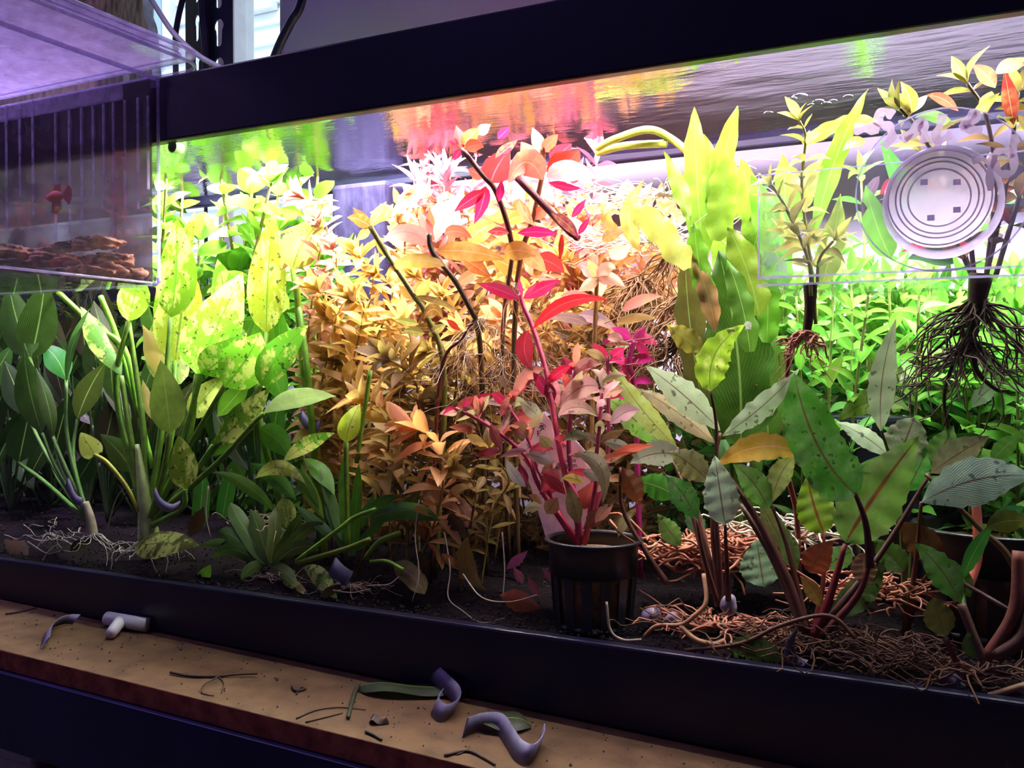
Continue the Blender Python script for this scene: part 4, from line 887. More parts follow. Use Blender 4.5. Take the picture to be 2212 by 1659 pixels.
# -- red broad-leaved stem plant in the middle
rd = plant('red_stem_plant', 1050, 0.075, 'tall stem plant with broad pink, orange and crimson leaves at the centre')
RO, RC, PK, OR, MG, GO = (0.52,0.045,0.03), (0.42,0.008,0.02), (0.70,0.26,0.22), (0.58,0.19,0.03), (0.42,0.01,0.09), (0.50,0.29,0.05)
for pp, r_, c in (([(1028,690,.06),(985,610,.055),(935,545,.05),(927,505,.05)], 6, (0.08,0.045,0.02)), ([(1108,540,.07),(1095,480,.066),(1070,411,.062),(1045,381,.06),(998,322,.06)], 6, (0.16,0.04,0.02)),
                  ([(1117,610,.07),(1128,540,.07),(1150,474,.07),(1172,369,.07),(1172,320,.07)], 6, (0.18,0.05,0.02)), ([(1118,385,.06),(1193,462,.058),(1225,495,.055),(1250,515,.055)], 8, (0.20,0.02,0.03)),
                  ([(1050,.075),(1040,800,.07),(1028,690,.06)], 6, (0.10,0.06,0.02)), ([(1120,.08),(1110,800,.075),(1117,610,.07)], 6, (0.10,0.05,0.02)), ([(1100,.09),(1085,760,.08),(1108,540,.07)], 5, (0.10,0.05,0.02)),
                  ([(1028,685,.06),(1000,730,.055),(950,820,.05),(930,.05)], 4, (0.20,0.03,0.02)), ([(940,.06),(960,820,.055),(920,680,.05),(895,640,.05),(840,555,.05),(800,490,.05)], 6, (0.24,0.24,0.04))):
    hstem(rd, pp, r_, c)
RDL = [((931,529),(826,524),46,.050,PK,(-4,-26),20), ((944,542),(1092,562),46,.045,GO,(0,-8),-10), ((960,575),(832,594),36,.046,GO,(-10,-22),25), ((935,520),(905,455),26,.055,PK,(0,0),0), ((940,520),(948,460),28,.055,PK,(6,0),30),
 ((930,520),(928,448),24,.06,RO,(0,0),-20), ((944,500),(985,430),76,.090,(0.78,0.52,0.44),(0,0),0), ((960,505),(1020,515),30,.06,RO,(0,-10),10), ((1011,522),(1072,484),50,.075,OR,(0,-8),0),
 ((1172,388),(1098,396),64,.062,(0.70,0.16,0.12),(0,-42),10), ((1180,381),(1292,386),50,.060,(0.82,0.34,0.32),(0,-14),15), ((1180,369),(1252,322),64,.066,RO,(8,6),0), ((1163,362),(1126,306),50,.070,(0.70,0.22,0.14),(0,0),10),
 ((1060,396),(1102,322),66,.064,RO,(-6,0),-10), ((1070,342),(1118,302),26,.060,(0.30,0.02,0.04),(0,0),35), ((1184,394),(1257,406),24,.056,MG,(0,4),40), ((1049,402),(1024,484),30,.056,RC,(4,0),0), ((1049,411),(980,458),28,.054,RC,(0,-2),0),
 ((1078,436),(1084,388),18,.058,MG,(0,0),0), ((1121,428),(1157,488),28,.058,(0.35,0.02,0.03),(-6,4),30), ((1100,504),(1052,502),20,.06,(0.35,0.02,0.05),(0,-4),20), ((1117,504),(1207,506),24,.058,MG,(0,-4),10), ((1235,470),(1266,430),16,.056,MG,(0,0),0),
 ((1248,508),(1275,468),14,.056,MG,(0,0),0), ((1190,460),(1250,518),24,.052,(0.30,0.015,0.05),(6,-4),0), ((1214,504),(1210,565),12,.055,RC,(0,0),0), ((1104,532),(1152,494),48,.070,OR,(0,0),0), ((1090,548),(1158,554),48,.066,(0.50,0.22,0.05),(0,-10),-15),
 ((1172,327),(1205,290),30,.07,RO,(0,0),0), ((1172,330),(1150,275),28,.07,(0.7,0.3,0.2),(0,0),0), ((1190,350),(1235,310),44,.074,RO,(0,0),10), ((1000,322),(985,270),26,.06,RO,(0,0),0), ((1000,318),(1035,278),34,.062,OR,(0,-4),0), ((1005,322),(1045,318),30,.058,RO,(0,-6),0),
 ((995,322),(980,345),16,.058,RC,(0,0),0), ((1030,290),(1060,268),24,.066,(0.66,0.20,0.20),(0,0),0), ((1075,300),(1100,276),22,.07,MG,(0,0),20), ((990,310),(968,300),16,.06,RC,(0,0),0), ((1045,381),(1010,365),30,.066,RO,(0,0),0),
 ((1128,545),(1180,590),40,.07,(0.55,0.30,0.10),(0,-6),0), ((1120,590),(1060,560),44,.075,OR,(0,-6),0), ((1000,560),(1060,600),36,.06,OR,(0,-4),10), ((985,615),(1040,580),26,.06,(0.4,0.2,0.1),(0,0),0),
 ((1095,480),(1140,470),30,.07,OR,(0,-6),0), ((1150,474),(1190,440),26,.07,RO,(0,0),0), ((1055,620),(1110,640),34,.065,(0.35,0.10,0.06),(0,-6),0), ((1160,560),(1220,590),44,.08,RO,(0,-8),0),
 ((895,648),(860,615),20,.05,GO,(0,0),0), ((895,650),(930,600),24,.05,OL,(0,0),0), ((915,690),(958,690),26,.046,(0.22,0.12,0.02),(0,-22),0), ((895,640),(990,672),14,.046,(0.2,0.15,0.03),(0,-6),0), ((905,700),(850,690),16,.05,OL,(0,0),0), ((918,720),(870,712),20,.05,OL,(0,0),0), ((925,722),(965,700),20,.05,OL,(0,0),0), ((965,690),(995,715),14,.05,RC,(0,0),0),
 ((840,555),(810,520),18,.05,GO,(0,0),0), ((800,490),(750,470),30,.05,OR,(0,-6),0), ((800,490),(835,435),26,.05,GO,(0,0),0), ((800,490),(762,448),22,.055,OR,(0,0),0), ((800,492),(770,520),20,.05,GO,(0,0),0), ((820,480),(850,440),22,.06,OR,(0,0),0)]
for b, t, w_, d, c, ct, rl in RDL:
    hleaf(rd, b, t, w_, d, d + R(-.006, .006), c, 'red' if c in (RC, MG, RO, PK) else 'warm', 'lance' if w_ < 30 else 'ovate', ct, rl, fold=0.15, wave=0.02)
for b, t, w_, c, ct in [((1290,600),(1270,560),26,(0.5,0.25,0.1),(0,0)), ((1290,600),(1245,575),36,PK,(0,-10)), ((1290,600),(1330,580),34,PK,(0,-10)), ((1290,595),(1300,640),50,(0.80,0.34,0.26),(0,0)), ((1290,600),(1250,630),30,PK,(0,0)), ((1290,600),(1350,620),34,(0.8,0.4,0.3),(0,-8)),
                        ((1270,650),(1210,640),30,PK,(0,-6)), ((1320,560),(1360,530),40,(0.8,0.3,0.2),(0,0)), ((1300,520),(1350,500),30,OR,(0,-6)), ((1345,670),(1430,640),26,PK,(0,-8)), ((1330,700),(1420,690),22,(0.5,0.35,0.1),(0,-10)), ((1250,680),(1340,720),30,(0.3,0.2,0.25),(0,-10)), ((1270,700),(1180,690),26,(0.3,0.2,0.2),(0,-10))]:
    hleaf(rd, b, t, w_, .085, .085 + R(-.01, .01), c, 'warm', 'ovate', ct, fold=0.2)
hstem(rd, [(1290,600,.085),(1285,720,.088),(1270,.09)], 5, (0.25, 0.12, 0.04))
roots(rd, P(1040,690,.06), 26, 0.09, 'root', 0.00022, spread=0.7, amp=0.1); roots(rd, P(1110,620,.065), 24, 0.10, 'rootpk', 0.0002, spread=0.5, amp=0.1)
# -- magenta lance-leaved stem rising out of the pot, and the pot bunch
mg = thing('crimson_stem_plant', pc + V((0.002, 0, 0.040)), 'tall crimson lance-leaved stem rising from the net pot', 'plant')
PR = (0.42, 0.03, 0.06); CR = (0.62, 0.02, 0.07)
hstem(mg, [(1258,1172,.04),(1215,1000,.044),(1190,860,.046),(1176,790,.048),(1150,706,.05),(1130,660,.05),(1124,635,.05)], 7, (0.72, 0.10, 0.22), r1=5)
for b, t, w_, c, ct, rl in [((1125,647),(1030,612),28,CR,(0,-4),10), ((1130,645),(1210,605),30,CR,(0,-2),0), ((1150,712),(1316,648),30,CR,(-10,-26),0), ((1142,712),(1152,802),40,(0.50,0.03,0.04),(-14,0),0), ((1128,640),(1120,600),10,CR,(0,0),0), ((1132,640),(1160,610),10,CR,(0,0),0),
    ((1176,795),(1105,872),30,(0.62,0.25,0.18),(-8,-16),0), ((1180,800),(1205,880),26,(0.75,0.30,0.34),(4,0),10), ((1190,860),(1150,800),26,CR,(0,0),0), ((1195,870),(1180,820),26,PR,(0,0),0), ((1180,830),(1235,790),24,CR,(0,-6),0)]:
    hleaf(mg, b, t, w_, .046, .046 + R(-.008, .008), c, 'red', 'lance', ct, rl, fold=0.15, wave=0.02)
pb = thing('potted_pink_plant', pc + V((0, 0, 0.040)), 'bushy pink-stemmed plant with olive and pink leaves growing in the net pot', 'plant')
ST = [([(1258,1175,.038),(1230,990,.044),(1233,890,.046),(1240,800,.05)], 6), ([(1245,1175,.036),(1167,1055,.034),(1139,990,.034),(1080,936,.032),(1030,905,.03),(985,882,.03)], 5.5), ([(1232,1150,.036),(1173,1038,.034),(1143,953,.036),(1108,893,.038),(1095,872,.04)], 5),
      ([(1267,1168,.036),(1282,1034,.038),(1295,925,.04),(1300,850,.045)], 5.5), ([(1262,1172,.04),(1310,1010,.05),(1314,860,.052),(1312,770,.055)], 6), ([(1250,1175,.034),(1245,1080,.03),(1220,1030,.028)], 8), ([(1262,1175,.034),(1285,1060,.03),(1290,1000,.03)], 7), ([(1255,1178,.034),(1200,1100,.032),(1170,1060,.03)], 6)]
for pp, r_ in ST: hstem(pb, pp, r_, (0.66, 0.07, 0.14), r1=r_*0.7)
pcs = [(0.34,0.22,0.08), (0.45,0.12,0.08), (0.62,0.30,0.24), (0.40,0.36,0.16), (0.50,0.05,0.06), (0.70,0.36,0.36)]
PBL = [((1195,1000),(1133,982),28,.026,(0.40,0.34,0.26),(0,-4),0), ((1240,980),(1302,1088),36,.024,(0.36,0.30,0.16),(26,-24),0), ((1250,1132),(1228,1048),36,.024,(0.28,0.20,0.05),(0,0),0), ((1304,956),(1374,982),26,.03,(0.55,0.52,0.34),(0,-6),0), ((1270,946),(1214,954),24,.03,(0.30,0.36,0.14),(0,-10),0),
 ((1262,1044),(1212,1034),22,.024,(0.66,0.52,0.10),(0,-6),0), ((1205,898),(1290,900),34,.03,(0.66,0.36,0.28),(0,-20),15), ((1170,908),(1122,868),32,.04,(0.62,0.60,0.40),(0,-4),0), ((1136,1052),(1092,988),24,.026,(0.60,0.55,0.46),(-4,4),0), ((1318,916),(1382,886),36,.04,(0.80,0.42,0.46),(0,-10),0),
 ((1310,992),(1412,964),22,.03,(0.62,0.14,0.06),(0,-8),20), ((1294,836),(1206,882),50,.04,(0.72,0.34,0.32),(0,-20),0), ((1210,1038),(1168,1022),30,.025,(0.40,0.03,0.04),(0,-6),10), ((1222,1068),(1166,1028),26,.022,(0.35,0.03,0.03),(0,-6),-10), ((1135,1052),(1122,1000),24,.03,(0.45,0.03,0.06),(0,0),0), ((1188,968),(1165,940),26,.03,(0.40,0.34,0.10),(0,0),0), 
 ((1140,945),(1100,925),40,.03,(0.50,0.22,0.08),(0,-8),0), ((1300,1040),(1255,1020),26,.026,(0.55,0.50,0.36),(0,-6),0), ((1262,1100),(1280,1040),40,.034,(0.50,0.10,0.07),(0,0),0), ((1240,1110),(1265,1050),34,.036,(0.46,0.10,0.07),(0,0),0), ((1180,1110),(1205,1075),36,.024,(0.50,0.30,0.12),(0,0),0), ((1170,1100),(1130,1110),22,.022,(0.5,0.4,0.2),(0,-10),0),
 ((1270,1140),(1300,1095),34,.024,(0.36,0.14,0.06),(0,0),0), ((1285,1130),(1325,1090),26,.024,(0.50,0.16,0.14),(0,-6),0), ((1296,1000),(1345,985),20,.034,(0.62,0.20,0.14),(0,-4),0), ((1335,1160),(1365,1110),24,.04,(0.36,0.30,0.14),(0,-10),0), ((1095,880),(1060,850),22,.04,CR,(0,-6),0), ((1092,875),(1120,848),22,.04,(0.6,0.1,0.06),(0,-4),0), ((1080,936),(1105,880),14,.034,(0.7,0.3,0.3),(0,0),0), ((1060,915),(1085,975),26,.03,(0.35,0.10,0.06),(0,0),0),
 ((985,882),(955,900),10,.03,CR,(0,-8),0), ((1000,888),(1010,860),10,.03,CR,(0,0),0), ((1020,900),(1062,850),24,.032,CR,(-6,-8),0), ((1233,880),(1275,850),30,.05,PK,(0,-8),0), ((1233,880),(1195,850),30,.05,PK,(0,-8),0), ((1240,810),(1215,770),30,.05,CR,(0,0),0), ((1240,810),(1290,780),30,.05,(0.7,0.25,0.25),(0,-8),0), ((1300,860),(1350,840),26,.05,PK,(0,-6),0), ((1312,780),(1280,740),26,.055,CR,(0,0),0), ((1312,780),(1350,750),26,.055,CR,(0,0),0)]
for b, t, w_, d, c, ct, rl in PBL:
    hleaf(pb, b, t, w_, d, d + R(-.006, .006), c, 'red' if c[1] < 0.15 else 'crypt', 'lance', ct, rl, fold=0.18, wave=0.02, rows=9)
for pp, r_ in ST[:5]:
    for x, y, d in pp[1:]:
        for _ in range(5):
            an = R(-1.9, 1.9); ln = R(34, 62); yy = y + R(-40, 40); xx = x + R(-4, 4)
            hleaf(pb, (xx, yy), (xx + math.sin(an)*ln, yy - math.cos(an)*ln), R(14, 24), d + R(-.006, .01), d + R(-.01, .016), random.choice(pcs), random.choice(['red', 'red', 'crypt']), 'lance', (0, R(-12, 0)), rows=7, fold=0.2)
# -- magenta plant behind
mp = plant('magenta_plant', 1385, 0.10, 'small vivid magenta stem plant behind the pot bunch')
hstem(mp, [(1385,.10),(1372,860,.095),(1360,790,.09),(1368,735,.09)], 6, (0.6, 0.03, 0.2)); hstem(mp, [(1372,860,.095),(1350,800,.09),(1340,745,.09)], 5, (0.6, 0.03, 0.2))
for b, t, w_, ct in [((1362,742),(1300,745),26,(0,-12)), ((1368,735),(1420,748),24,(4,-10)), ((1366,735),(1320,708),22,(0,-4)), ((1368,735),(1395,705),22,(0,0)), ((1360,790),(1310,775),22,(0,-8)), ((1362,790),(1415,780),24,(0,-10)), ((1340,745),(1310,720),20,(0,0)), ((1350,800),(1320,830),20,(0,0)), ((1372,830),(1410,830),20,(0,-8)), ((1368,740),(1400,775),22,(6,0)), ((1365,850),(1330,870),20,(0,-6)), ((1372,860),(1400,880),18,(0,-6))]:
    hleaf(mp, b, t, w_, .09, .09 + R(-.01, .01), (0.72, 0.03, 0.24), 'red', 'lance', ct, fold=0.2)
# -- orange rosette stems filling the middle left
OC, OC2, BR = (0.66, 0.34, 0.07), (0.78, 0.36, 0.16), (0.22, 0.14, 0.03)
rs = [(800,866,.040,1.35),(905,930,.028,1.4),(850,780,.05,1.2),(770,650,.06,1.25),(690,630,.07,1.1),(720,700,.08,1.1),(870,700,.07,1.0),(780,560,.09,1.1),(720,540,.09,1.0),(660,430,.10,.9),(690,490,.10,.9),(820,600,.10,1.1),(940,760,.07,1.1),(990,800,.08,1.0),
      (880,850,.06,1.1),(960,880,.07,1.0),(730,780,.09,1.1),(1040,840,.09,1.0),(860,480,.13,1.0),(930,430,.14,1.0),(1000,460,.14,1.0),(1090,700,.11,1.0),(1010,720,.11,1.0),(1150,640,.13,1.0),(1210,560,.14,1.0),(870,1010,.035,1.0),(985,1010,.03,.9),(1060,980,.04,.9),(1200,450,.15,1.0),(1270,520,.14,1.0),(830,700,.10,1.0),(960,640,.12,1.0),(650,560,.11,1.0),(1250,660,.12,1.0),(1310,640,.14,.9),(900,600,.13,1.0),(1060,600,.14,1.0),(1330,760,.13,.9),(1180,720,.12,.9)]
rs = rs[:2] + sorted(rs[2:], key=lambda q: ((q[1] > 520) + (q[1] > 620) + (q[1] > 730), q[0]))
rows_ = {}
for k, (px, py, d, sz) in enumerate(rs):
    rw = (py > 520) + (py > 620) + (py > 730); rows_[rw] = rows_.get(rw, -1) + (k > 1)
    lab = {0: 'pale orange rosette stem above the green spathe leaf, left of the centre', 1: 'vivid orange flower-like rosette nearest the front glass'}.get(k, ['pale pinkish', 'light orange', 'golden orange', 'brownish olive'][rw] + ' rosette stem, %s in the %s tier of the stand' % (ORD[max(0, rows_[rw])], ['topmost', 'upper', 'middle', 'lowest'][rw]))
    p = plant('rosette_stem_plant', px + R(-50, 50), d + .012, lab, 'plant', None if k < 2 else 'orange rosette stems')
    bot = V(p['at']); top = P(px, py, d); mid = bot.lerp(top, 0.55) + V((R(-.02, .02), R(-.004, .01), 0))
    pre = top + V((R(-.002, .012), R(.004, .016), -R(.008, .018)))
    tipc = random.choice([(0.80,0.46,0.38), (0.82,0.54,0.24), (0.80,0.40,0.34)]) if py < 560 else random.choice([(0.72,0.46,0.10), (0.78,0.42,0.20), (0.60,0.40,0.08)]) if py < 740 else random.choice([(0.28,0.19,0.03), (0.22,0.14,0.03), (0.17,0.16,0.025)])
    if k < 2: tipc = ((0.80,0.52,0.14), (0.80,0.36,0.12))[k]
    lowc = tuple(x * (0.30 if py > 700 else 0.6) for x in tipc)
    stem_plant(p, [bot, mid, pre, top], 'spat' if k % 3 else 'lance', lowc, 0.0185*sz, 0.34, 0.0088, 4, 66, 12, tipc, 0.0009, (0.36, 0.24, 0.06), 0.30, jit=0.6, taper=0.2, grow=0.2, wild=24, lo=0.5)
# -- pale pink stems under the surface behind the red plant
for k, (px, py, d) in enumerate(sorted([(910,290,.17),(940,330,.16),(970,280,.175),(900,400,.15),(1030,330,.17),(1100,300,.17),(920,400,.17),(1200,290,.17),(960,390,.15),(1290,340,.165),(1240,400,.16)])):
    p = plant('pink_stem_plant', px + R(-30, 30), d, 'pale pink narrow-leaved stem just under the water surface, %s of its row' % ORD[k], 'plant', 'pale pink stems at the back')
    stem_plant(p, [V(p['at']), V(p['at']).lerp(P(px, py, d), .6) + V((R(-.02,.02), 0, 0)), P(px, py, d)], 'pink', (0.60, 0.26, 0.10), 0.026, 0.22, 0.013, 3, 60, 8, (0.74, 0.20, 0.32), 0.0009, (0.5, 0.25, 0.12), 0.5, taper=0.2)
# -- broad wavy strap-leaved plant
wv = plant('strap_leaved_plant', 1600, 0.10, 'tall wavy strap-leaved plant with broad green blades right of the centre')
LG, MGN, DGN = (0.22, 0.40, 0.03), (0.16, 0.40, 0.02), (0.06, 0.19, 0.015)
WVL = [((1520,560),(1500,232),54,.080,LG,'strap',(-4,0),0), ((1535,500),(1594,228),46,.085,LG,'strap',(-6,0),10), ((1545,520),(1566,322),62,.080,(0.36,0.50,0.05),'strap',(6,0),-10), ((1490,480),(1434,326),40,.07,LG,'lance',(6,0),20), ((1486,580),(1346,436),56,.060,(0.44,0.44,0.08),'strap',(6,-14),15),
 ((1386,545),(1392,388),40,.085,(0.66,0.40,0.06),'lance',(-30,0),10), ((1600,960),(1552,540),136,.090,DGN,'strap',(16,0),-8), ((1660,960),(1580,500),92,.10,(0.08,0.22,0.02),'strap',(16,0),10), ((1640,680),(1572,490),62,.075,(0.26,0.40,0.03),'strap',(6,-6),0), ((1690,620),(1622,378),62,.09,MGN,'strap',(10,0),10), 
 ((1515,860),(1480,560),62,.075,OL,'strap',(-6,0),-15), ((1545,720),(1488,540),42,.07,(0.40,0.18,0.08),'lance',(10,0),0), ((1755,520),(1876,192),46,.075,MGN,'lance',(-8,-20),15), ((1770,640),(1816,418),54,.07,(0.26,0.34,0.06),'lance',(4,0),0), ((1735,312),(1898,262),30,.085,(0.24,0.56,0.04),'strap',(0,-18),10), 
 ((1640,560),(1600,340),56,.10,LG,'strap',(4,0),0), ((1580,620),(1530,400),60,.095,(0.30,0.46,0.04),'strap',(4,0),12), ((1600,640),(1660,420),54,.10,MGN,'strap',(0,0),0), ((1690,560),(1690,330),48,.11,MGN,'strap',(6,0),0), ((1660,600),(1740,400),46,.10,MGN,'strap',(0,0),10), ((1545,960),(1505,720),70,.10,DGN,'strap',(-8,0),0),
 ((1620,760),(1570,560),50,.07,(0.10,0.25,0.02),'strap',(8,0),14), ((1655,740),(1650,560),50,.085,MGN,'strap',(6,0),-10), ((1530,650),(1500,480),44,.07,MGN,'strap',(-6,0),0), ((1520,760),(1440,700),50,.07,(0.40,0.34,0.05),'lance',(0,0),0), ((1560,470),(1520,290),44,.09,LG,'strap',(0,0),0), ((1600,470),(1555,320),48,.11,LG,'strap',(0,0),0), ((1700,500),(1780,330),40,.12,MGN,'lance',(0,0),0), ((1720,500),(1715,360),44,.12,LG,'lance',(0,0),0)]
for b, t, w_, d, c, s, ct, rl in WVL:
    hleaf(wv, b, t, w_, d, d + R(-.006, .006), c, 'plain' if c != (0.66,0.40,0.06) else 'warm', s, ct, rl, fold=0.16, wave=0.07, rows=18, wfreq=3.5)
tr = plant('root_tangle', 1000, .02, 'hair-thin pale roots trailing over the soil left of the pot', 'roots'); tr['kind'] = 'stuff'
for pp in ([(960,1150,.02),(972,1230,.014),(968,1290,.008),(1000,1320,.005),(1040,1345,.004),(1090,1335,.004)], [(1000,1240,.014),(1040,1290,.006),(1100,1300,.006),(1160,1285,.01)], [(905,1080,.03),(897,1160,.02),(905,1240,.01),(890,1300,.006)], [(800,1265,.006),(840,1262,.006),(862,1245,.01)], [(720,1275,.006),(760,1280,.005),(800,1272,.005)], [(1085,1150,.03),(1090,1230,.02),(1086,1290,.014)], [(60,1170,.01),(100,1195,.006),(130,1190,.006)], [(230,1150,.02),(250,1080,.02),(275,1045,.02)], [(90,1215,.004),(105,1190,.008),(125,1175,.012)], [(450,1050,.02),(445,1110,.016),(455,1160,.012)]):
    hstem(tr, pp, 1.6, (0.55, 0.45, 0.33), 'root', .8)
for px in (1560, 1600, 1640): hstem(wv, [(px, 950, .10), (1600, .10)], 16, DGN, 'leaf_base', 12)
# thin white runners and tangled fine roots left of it
rt = plant('root_tangle', 1400, 0.13, 'pale tangle of hair-thin roots and runners left of the wavy strap leaves', 'roots'); rt['kind'] = 'stuff'
for c_, n_, ln_, r_ in (((1440,420,.12), 60, .10, .00045), ((1400,520,.12), 70, .09, .0004)):
    roots(rt, P(*c_), n_, ln_, 'rootwh', r_, down=False, spread=0.9, amp=0.08, name='white_roots')
for c_ in ((1450,540,.13),(1380,600,.13),(1470,640,.11),(1400,700,.13),(1480,720,.12)): roots(rt, P(*c_), 60, .07, 'rootbr', .00055, spread=0.8, amp=0.10, name='brown_roots')
for c_ in ((1000,760,.07),(1060,800,.075),(1100,760,.08),(1150,740,.09)): roots(rt, P(*c_), 36, .08, 'rootbr', .0003, spread=0.7, amp=0.12, name='brown_roots')
for pp in ([(1290,320,.12),(1330,300,.11),(1400,280,.11),(1450,300,.12),(1500,340,.12)], [(1290,330,.13),(1350,315,.12),(1440,310,.12)]): hstem(rt, pp, 8, (0.45,0.55,0.08), 'runner')
# -- plants standing in the planter
def olive(name, pp, label, col, n0, ln, at_):
    p = thing(name, P(*at_), label, 'plant'); return p
pa = thing('planter_stem_plant', P(1752, 596, .035), 'olive green upright stem plant standing in the clear planter', 'plant')
for pp in ([(1762,700,.035),(1755,600,.035),(1732,412,.035),(1740,300,.035),(1727,262,.035)], [(1752,640,.03),(1745,560,.03),(1700,455,.032),(1668,400,.032)], [(1765,620,.032),(1770,560,.032),(1800,520,.03)], [(1756,640,.04),(1740,540,.045),(1700,500,.05)]):
    stem_plant(pa, [P(*q) for q in pp], 'green', (0.34, 0.30, 0.08), 0.0165, 0.30, 0.0085, 3, 62, 5, (0.52, 0.50, 0.12), 0.0010, (0.36, 0.32, 0.06), 0.38)
hstem(pa, [(1750,612,.034),(1750,660,.034),(1742,720,.034)], 17, (0.10, 0.05, 0.02), 'root_ball', 10)
roots(pa, P(1742,715,.034), 30, 0.016, 'rootpk', 0.0009, spread=0.9); roots(pa, P(1740,720,.034), 12, 0.035, 'rootpk', 0.0004, spread=0.5)
hstem(pa, [(1738,720,.05),(1708,740,.05),(1699,850,.05),(1697,950,.05),(1704,1035,.052),(1722,1125,.06),(1730,.07)], 6, (0.30, 0.07, 0.05), 'runner')
pr = thing('planter_red_plant', P(2100, 590, .045), 'red and olive leaved stem plant behind the suction cup with dark hanging roots', 'plant')
for pp in ([(2110,640,.05),(2080,450,.05),(1990,290,.045),(1945,235,.04)], [(2130,600,.06),(2150,400,.06),(2130,250,.06),(2090,180,.06)], [(2120,640,.05),(2170,420,.05),(2200,200,.055)], [(2110,620,.06),(2050,500,.06),(1960,430,.06)], [(2150,600,.04),(2220,350,.045),(2240,150,.05)], [(2100,600,.07),(2040,420,.08),(1990,330,.08)]):
    stem_plant(pr, [P(*q) for q in pp], 'pink', (0.17, 0.03, 0.03), 0.021, 0.36, 0.014, 2, 66, 4, (0.14, 0.17, 0.03), 0.0013, (0.10, 0.05, 0.02), 0.25)
for b, t, w_, c, ct in [((1968,248),(1925,196),32,(0.26,0.24,0.03),(0,0)), ((1968,246),(1945,176),34,(0.30,0.26,0.03),(8,0)), ((1968,248),(1895,190),22,(0.10,0.12,0.03),(-8,-4)), ((1968,245),(2005,205),20,(0.40,0.28,0.04),(0,-4)), ((1870,306),(1820,326),26,(0.36,0.22,0.03),(0,-8)), ((2070,240),(2000,206),24,(0.42,0.06,0.04),(0,-10)), ((2150,190),(2100,140),34,(0.20,0.10,0.05),(4,-4)), ((2060,270),(1975,255),28,(0.18,0.42,0.05),(0,-12)), ((2190,270),(2170,150),34,(0.30,0.02,0.03),(0,0)), ((2150,160),(2215,140),34,(0.30,0.10,0.06),(0,-8)), ((2100,250),(2160,200),22,(0.24,0.36,0.05),(0,0))]:
    hleaf(pr, b, t, w_, .045, .045 + R(-.01,.01), c, 'warm', 'lance', ct, fold=0.15)
for b, t, w_, c, ct in [((2100,540),(1946,545),46,(0.36,0.02,0.05),(0,-20)), ((1990,480),(1900,300),52,(0.10,0.34,0.04),(0,0)), ((1925,560),(1870,400),66,(0.16,0.46,0.05),(-6,0)), ((2060,570),(1960,560),40,(0.12,0.30,0.12),(0,-14)), ((1935,390),(1900,420),34,(0.30,0.02,0.05),(0,0)), ((2170,440),(2215,400),34,(0.10,0.40,0.05),(0,0)), ((1900,380),(1862,470),26,(0.14,0.10,0.16),(-6,0))]:
    hleaf(pr, b, t, w_, .07, .07 + R(-.01,.01), c, 'plain' if c[1] > .2 else 'red', 'ovate', ct, fold=0.15)
hstem(pr, [(2120,592,.05),(2105,680,.05),(2095,760,.05)], 26, (0.05, 0.025, 0.015), 'root_ball', 6)
roots(pr, P(2110,640,.05), 60, 0.065, 'rootdk', 0.0006, spread=0.6); roots(pr, P(2100,740,.05), 46, 0.045, 'rootdk', 0.0005, spread=1.1)
for pp, r_ in (([(2105,690,.05),(2070,760,.05),(2040,850,.05),(2050,940,.055)], 6), ([(2100,740,.05),(2110,800,.05),(2150,840,.05),(2180,845,.05)], 7), ([(2120,640,.05),(2060,720,.045),(1990,780,.045)], 5)):
    hstem(pr, pp, r_, (0.07, 0.045, 0.02), 'root', r_*0.5)
# -- saw-edged green stems at the right back
hyg = [(1640,640,.14),(1690,600,.16),(1720,640,.12),(1770,600,.15),(1800,620,.11),(1840,610,.13),(1880,600,.16),(1875,640,.09),(1920,620,.12),(1950,590,.15),(1985,640,.10),(2010,600,.14),(2040,680,.12),(2075,620,.15),(2110,700,.13),(2150,640,.12),(2190,600,.10),(2200,690,.08),(2230,620,.12),(1860,380,.17),(1810,560,.17),(2170,760,.10),(2080,780,.11),(1750,720,.16),(1960,720,.14),(2140,520,.15)]
hyg.sort(key=lambda q: (q[2] > .125, q[0])); nfront = sum(q[2] <= .125 for q in hyg)
for k, (px, py, d) in enumerate(hyg):
    p = plant('saw_leaved_stem', px + R(-25, 25), d, 'green saw-edged stem in the right thicket, %s of its %s row' % ((ORD[k], 'front') if k < nfront else (ORD[k-nfront], 'back')), 'plant', 'saw-leaved stems at the right back')
    bot = V(p['at']); top = P(px, py, d)
    stem_plant(p, [bot, bot.lerp(top, .5) + V((R(-.008,.008), R(-.006,.006), 0)), top], 'serr', (0.05, 0.20, 0.03), 0.024, 0.30, 0.0125, 2, 62, 5, (0.20, 0.56, 0.06), 0.0011, (0.22, 0.26, 0.06), 0.22, taper=0.25)
